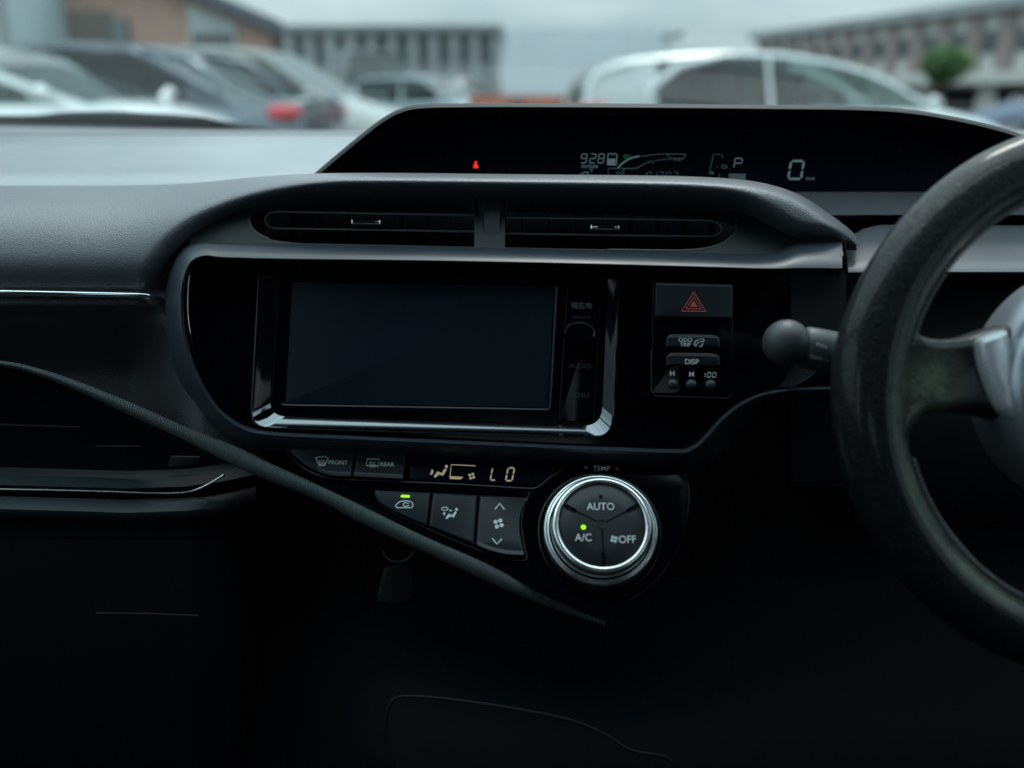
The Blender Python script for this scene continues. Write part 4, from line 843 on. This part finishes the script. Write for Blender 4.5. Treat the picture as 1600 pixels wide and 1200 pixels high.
m = MB(); m.tube([fp(6.5 * math.cos(a), 6.5 * math.sin(a)) for a in [2 * math.pi * k / 20 for k in range(21)]], .0004, 5); m.build('centre_boss', M['btn'], dial)
def ftext(m, s, x, y, h, bold=.0):
    c = bpy.data.curves.new('t', 'FONT'); c.body = s; c.align_x = 'CENTER'; c.resolution_u = 3; c.offset = bold; o = bpy.data.objects.new('t', c); link(o); bpy.context.view_layer.update()
    me = o.evaluated_get(bpy.context.evaluated_depsgraph_get()).to_mesh(); k = h / .72
    m.add([fp(x + q.co.x * k * .92, y + q.co.y * k) + axn * .0002 for q in me.vertices], [tuple(p.vertices) for p in me.polygons]); o.to_mesh_clear(); bpy.data.objects.remove(o); bpy.data.curves.remove(c)
m = MB(); ftext(m, 'AUTO', -1, 22, 12, .008); ftext(m, 'A/C', -29, -27, 12, .008); ftext(m, 'OFF', 37, -30, 12, .008)
for k in range(4):
    a = k * math.pi / 2 + .5; m.add([fp(17 + 3.6 * math.cos(a) + 2.4 * math.cos(b_), -24 + 3.6 * math.sin(a) + 2.4 * math.sin(b_)) + axn * .0002 for b_ in [2 * math.pi * j / 10 for j in range(10)]], [tuple(range(10))])
m.build('lettering', M['ink'], dial)
m = MB(); m.add([fp(-28.5 + 4 * math.cos(a), -5.5 + 4 * math.sin(a)) + axn * .0003 for a in [2 * math.pi * k / 16 for k in range(16)]], [tuple(range(16))]); m.build('indicator_light', M['greenled'], dial)
m = MB(); m.add([fp(3 * math.cos(a), 44 + 2.4 * math.sin(a)) + axn * .0003 for a in [2 * math.pi * k / 12 for k in range(12)]], [tuple(range(12))]); m.build('dark_lamp', M['void'], dial)
oT = off(.002)
m = MB(); text(m, 'TEMP', 940, 735.5, 8.0, oT, slope=.01, bold=.01); m.build('lettering', M['ink'], cl)
m = MB(); flat(m, [(911, 730.5), (918, 727), (918, 734)], oT); m.build('cold_arrow', M['blue_ink'], cl)
m = MB(); flat(m, [(969, 732.5), (962, 729), (962, 736)], oT); m.build('warm_arrow', M['red_ink'], cl)

# stalk ------------------------------------------------------------------
sk = thing('control_stalk', 'black control stalk with a round knob end reaching out from behind the steering wheel', 'stalk', cp(1300, 550, .60))
A_ = cp(1229, 536, .585); B_ = cp(1420, 578, .60); ax_ = (B_ - A_).normalized(); r0 = 37 * .585 / F
m = MB(); pts = []; rr = []
for k in range(10): a = math.pi * k / 11; pts.append(A_ - ax_ * r0 * math.cos(a)); rr.append(max(.0004, r0 * math.sin(a)))
pts.append(A_ + ax_ * .0135); rr.append(.0108)
m.tube(pts, rr, 32); m.build('knob', M['stalk'], sk, edge=80)
m = MB(); L_ = (B_ - A_).length; pp = [(.006, .006), (.0095, .0108), (.012, .0126), (.02, .0132), (.045, .0138), (L_, .015)]
m.tube([A_ + ax_ * a for a, _ in pp], [b_ for _, b_ in pp], 32); m.build('arm', M['stalk'], sk, edge=80)
def stalktext(m, s, u, v, h):
    c = bpy.data.curves.new('t', 'FONT'); c.body = s; c.align_x = 'CENTER'; c.resolution_u = 2; o = bpy.data.objects.new('t', c); link(o); bpy.context.view_layer.update()
    me = o.evaluated_get(bpy.context.evaluated_depsgraph_get()).to_mesh(); k = h / .72; vv = []
    for q in me.vertices:
        x, y = q.co.x * k, q.co.y * k; U_, V_ = u + x, v - y + .22 * x; d = (FWD + RT * ((U_ - 800) / F) + UP * ((600 - V_) / F)).normalized()
        # hit the arm (cylinder) from the camera
        oc = CAM - A_; e1 = d - ax_ * d.dot(ax_); e2 = oc - ax_ * oc.dot(ax_); a_ = e1.dot(e1); b2 = 2 * e1.dot(e2); c_ = e2.dot(e2) - .0145**2; dis = max(0, b2 * b2 - 4 * a_ * c_); t_ = (-b2 - math.sqrt(dis)) / (2 * a_)
        vv.append(CAM + d * t_)
    m.add(vv, [tuple(p.vertices) for p in me.polygons]); o.to_mesh_clear(); bpy.data.objects.remove(o); bpy.data.curves.remove(c)
m = MB(); stalktext(m, 'PULL', 1284, 542, 5.5); stalktext(m, 'REAR —', 1281, 563, 6); m.build('lettering', M['ink'], sk)

# steering wheel ---------------------------------------------------------
DWh = .53; WC = (1743, 625); pxw = DWh / F
sw = thing('steering_wheel', 'worn dark leather steering wheel with a silver-trimmed spoke at the right edge', 'steering wheel', cp(WC[0], WC[1], DWh))
def wpt(x, y, dz): # x,y in px about the wheel centre; dz toward the driver
    return cp(WC[0], WC[1], DWh) + (RT * x + UP * y) * pxw - FWD * dz
n = 220; rows = []
for i in range(n):
    a = 2 * math.pi * i / n; c, s = math.cos(a), math.sin(a); Rc = 387 if s > -.55 else 387
    thick = 52
    # thumb swell near the left and right spokes
    sw_ = math.exp(-((math.degrees(math.atan2(s, abs(c))) - 8) / 16)**2) * 6
    row = []
    for k in range(28):
        b_ = 2 * math.pi * k / 28; rx = (thick + sw_) * math.cos(b_); rz = .0185 * math.sin(b_)
        if math.sin(b_) > 0: rz += .0012 * math.exp(-((b_ - 1.95) / .22)**2)      # stitched crease on the front, inner side
        row.append(wpt((Rc + rx) * c, (Rc + rx) * s, rz))
    rows.append(row)
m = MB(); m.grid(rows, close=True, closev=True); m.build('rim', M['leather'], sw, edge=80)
# stitches along the inner edge, an upper and a lower run
for half in (1, -1):
    m = MB()
    for i in range(260):
        a = 2 * math.pi * i / 260; a2 = a + 2 * math.pi / 260 * .6
        if math.sin(a) * half < 0 or abs(math.degrees(math.atan2(math.sin(a), abs(math.cos(a))))) < 14: continue
        m.tube([wpt((387 - 47) * math.cos(aa), (387 - 47) * math.sin(aa), .0108) for aa in (a, a2)], .0011, 5)
    m.build('stitching', M['thread'], sw)
# spokes
def spoke(sgn, name='spoke'):
    o = [(-345, 140), (-323, 118), (-312, 104), (-296, 97), (-270, 95), (-240, 99), (-200, 112), (-120, 130), (-60, 130), (-60, -120), (-120, -110), (-175, -40), (-210, -26), (-250, -20), (-290, -20), (-310, -30), (-322, -52), (-331, -85), (-352, -110), (-366, -60), (-372, 20), (-366, 90)]
    o = cr(o[:8], 4)[:-1] + o[7:11] + cr(o[11:], 4)[:]
    o = [(x * sgn * -1 if sgn > 0 else x, y) for x, y in o]
    rows = []
    pts = [(WC[0] + x, WC[1] - y) for x, y in o]
    for d, z in ((0, -.008), (0, .002), (2.5, .0055), (7, .0085), (14, .0105), (20, .011)):
        q = inset(pts, d) if d else pts; rows.append([wpt(a - WC[0], WC[1] - c, z) for a, c in q])
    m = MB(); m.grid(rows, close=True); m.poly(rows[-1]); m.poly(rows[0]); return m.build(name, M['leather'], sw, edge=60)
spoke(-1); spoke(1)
m = MB(); rows = []
for t_ in range(9):
    y = -120 - t_ * 29; hw = 70 - 3 * t_; rows.append([wpt(-hw, y, .0), wpt(-hw + 6, y, .008), wpt(0, y, .011), wpt(hw - 6, y, .008), wpt(hw, y, .0)])
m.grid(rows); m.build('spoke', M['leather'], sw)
# silver spoke insert
def wplate(name, pts, z, mt, bev, bd, th=.01, par=None):
    P2 = [(WC[0] + x, WC[1] - y) for x, y in pts]; rows = []
    for d, zz in ((0, z - th), (0, z - bd), (bev * .15, z - bd * .6), (bev * .45, z - bd * .2), (bev, z)):
        q = inset(P2, d) if d else P2; rows.append([wpt(a - WC[0], WC[1] - c, zz) for a, c in q])
    m = MB(); m.grid(rows, close=True); m.poly(rows[-1]); m.poly(rows[0]); return m.build(name, mt, par or sw, edge=60)
ins = roundpoly([(-237, 93), (-191, 109), (-183, 60), (-176, -5), (-180, -32), (-205, -15), (-222, 20), (-234, 58)], [12, 8, 10, 4, 6, 20, 20, 20], 5)
wplate('spoke_insert', ins, .0185, M['silver'], 9, .005, .012)
wplate('spoke_insert', [(-x, y) for x, y in ins], .0185, M['silver'], 9, .005, .012)
# hub : ring and airbag cover
def hubring(r1, r2, z1, z2): return [(r1 * math.cos(a), r1 * .98 * math.sin(a)) for a in [2 * math.pi * k / 80 for k in range(80)]]
def dome(name, prof, mt, sq=.92):
    m = MB(); rows = [[wpt(r * math.cos(a), (r * sq) * math.sin(a) + 20, z) for a in [2 * math.pi * k / 80 for k in range(80)]] for r, z in prof]; m.grid(rows, close=True); m.fan(rows[-1]); return m.build(name, mt, sw, edge=60)
M['hub'] = mat('hub_plastic', (.30, .335, .38), .32, metal=.7, spec=.6, coat=.2); M['ringm'] = mat('hub_ring_metal', (.42, .46, .51), .33, metal=.8)
dome('hub_base', [(204, -.02), (203, -.004), (201, .005), (196, .013), (190, .0185), (181, .022), (176, .023)], M['ringm'], sq=.97)
dome('hub_ring', [(184, .008), (181, .022), (174, .027), (166, .028), (162, .026)], M['ringm'])
dome('airbag_cover', [(164, .018), (161, .030), (150, .037), (120, .042), (80, .045), (30, .046)], M['hub'])
# wiper outside the windscreen -------------------------------------------
wp = thing('wiper', 'black windscreen wiper lying low beyond the dash top at the left', 'wiper', cp(200, 200, 1.30))
wy = 1.27
m = MB(); pth = cr([(-700, 183, 1.28), (-300, 188, 1.28), (0, 192, 1.28), (110, 191, 1.28), (250, 195, 1.28), (350, 200, 1.28), (455, 207, 1.28)], 5)
rows = []
for (u, v, d) in pth:
    h = np.interp(u, [-700, 60, 120, 180, 290, 320, 360, 455], [12, 12, 17, 19, 17, 14, 9, 4]); rows.append([cp(u, v - h, d + .006), cp(u, v - h * .5, d - .004), cp(u, v + 3, d - .004), cp(u, v + 4, d + .01), cp(u, v - h, d + .01)])
m.grid(rows, close=True); m.fan(rows[0]); m.fan(rows[-1]); m.build('wiper_arm', M['wiper'], wp)
m = MB(); m.tube([cp(u, v, 1.26) for u, v in cr([(300, 184), (318, 186), (335, 190), (352, 196), (400, 203), (470, 208)], 5)], .0022, 6); m.build('wiper_blade', M['wiper'], wp)
cwf = lambda u: -7 + 12 * max(0, min(1, u / 480))
cw = MB(); cw.grid([[cp(u, v + cwf(u), d) for u in (-1500, 0, 150, 300, 450, 600, 1500, 3000)] for v, d in ((205, 1.22), (199, 1.24), (207, 1.33), (212, 1.5), (232, 1.52))]);
cw = cw.build('cowl', M['wiper'], car)
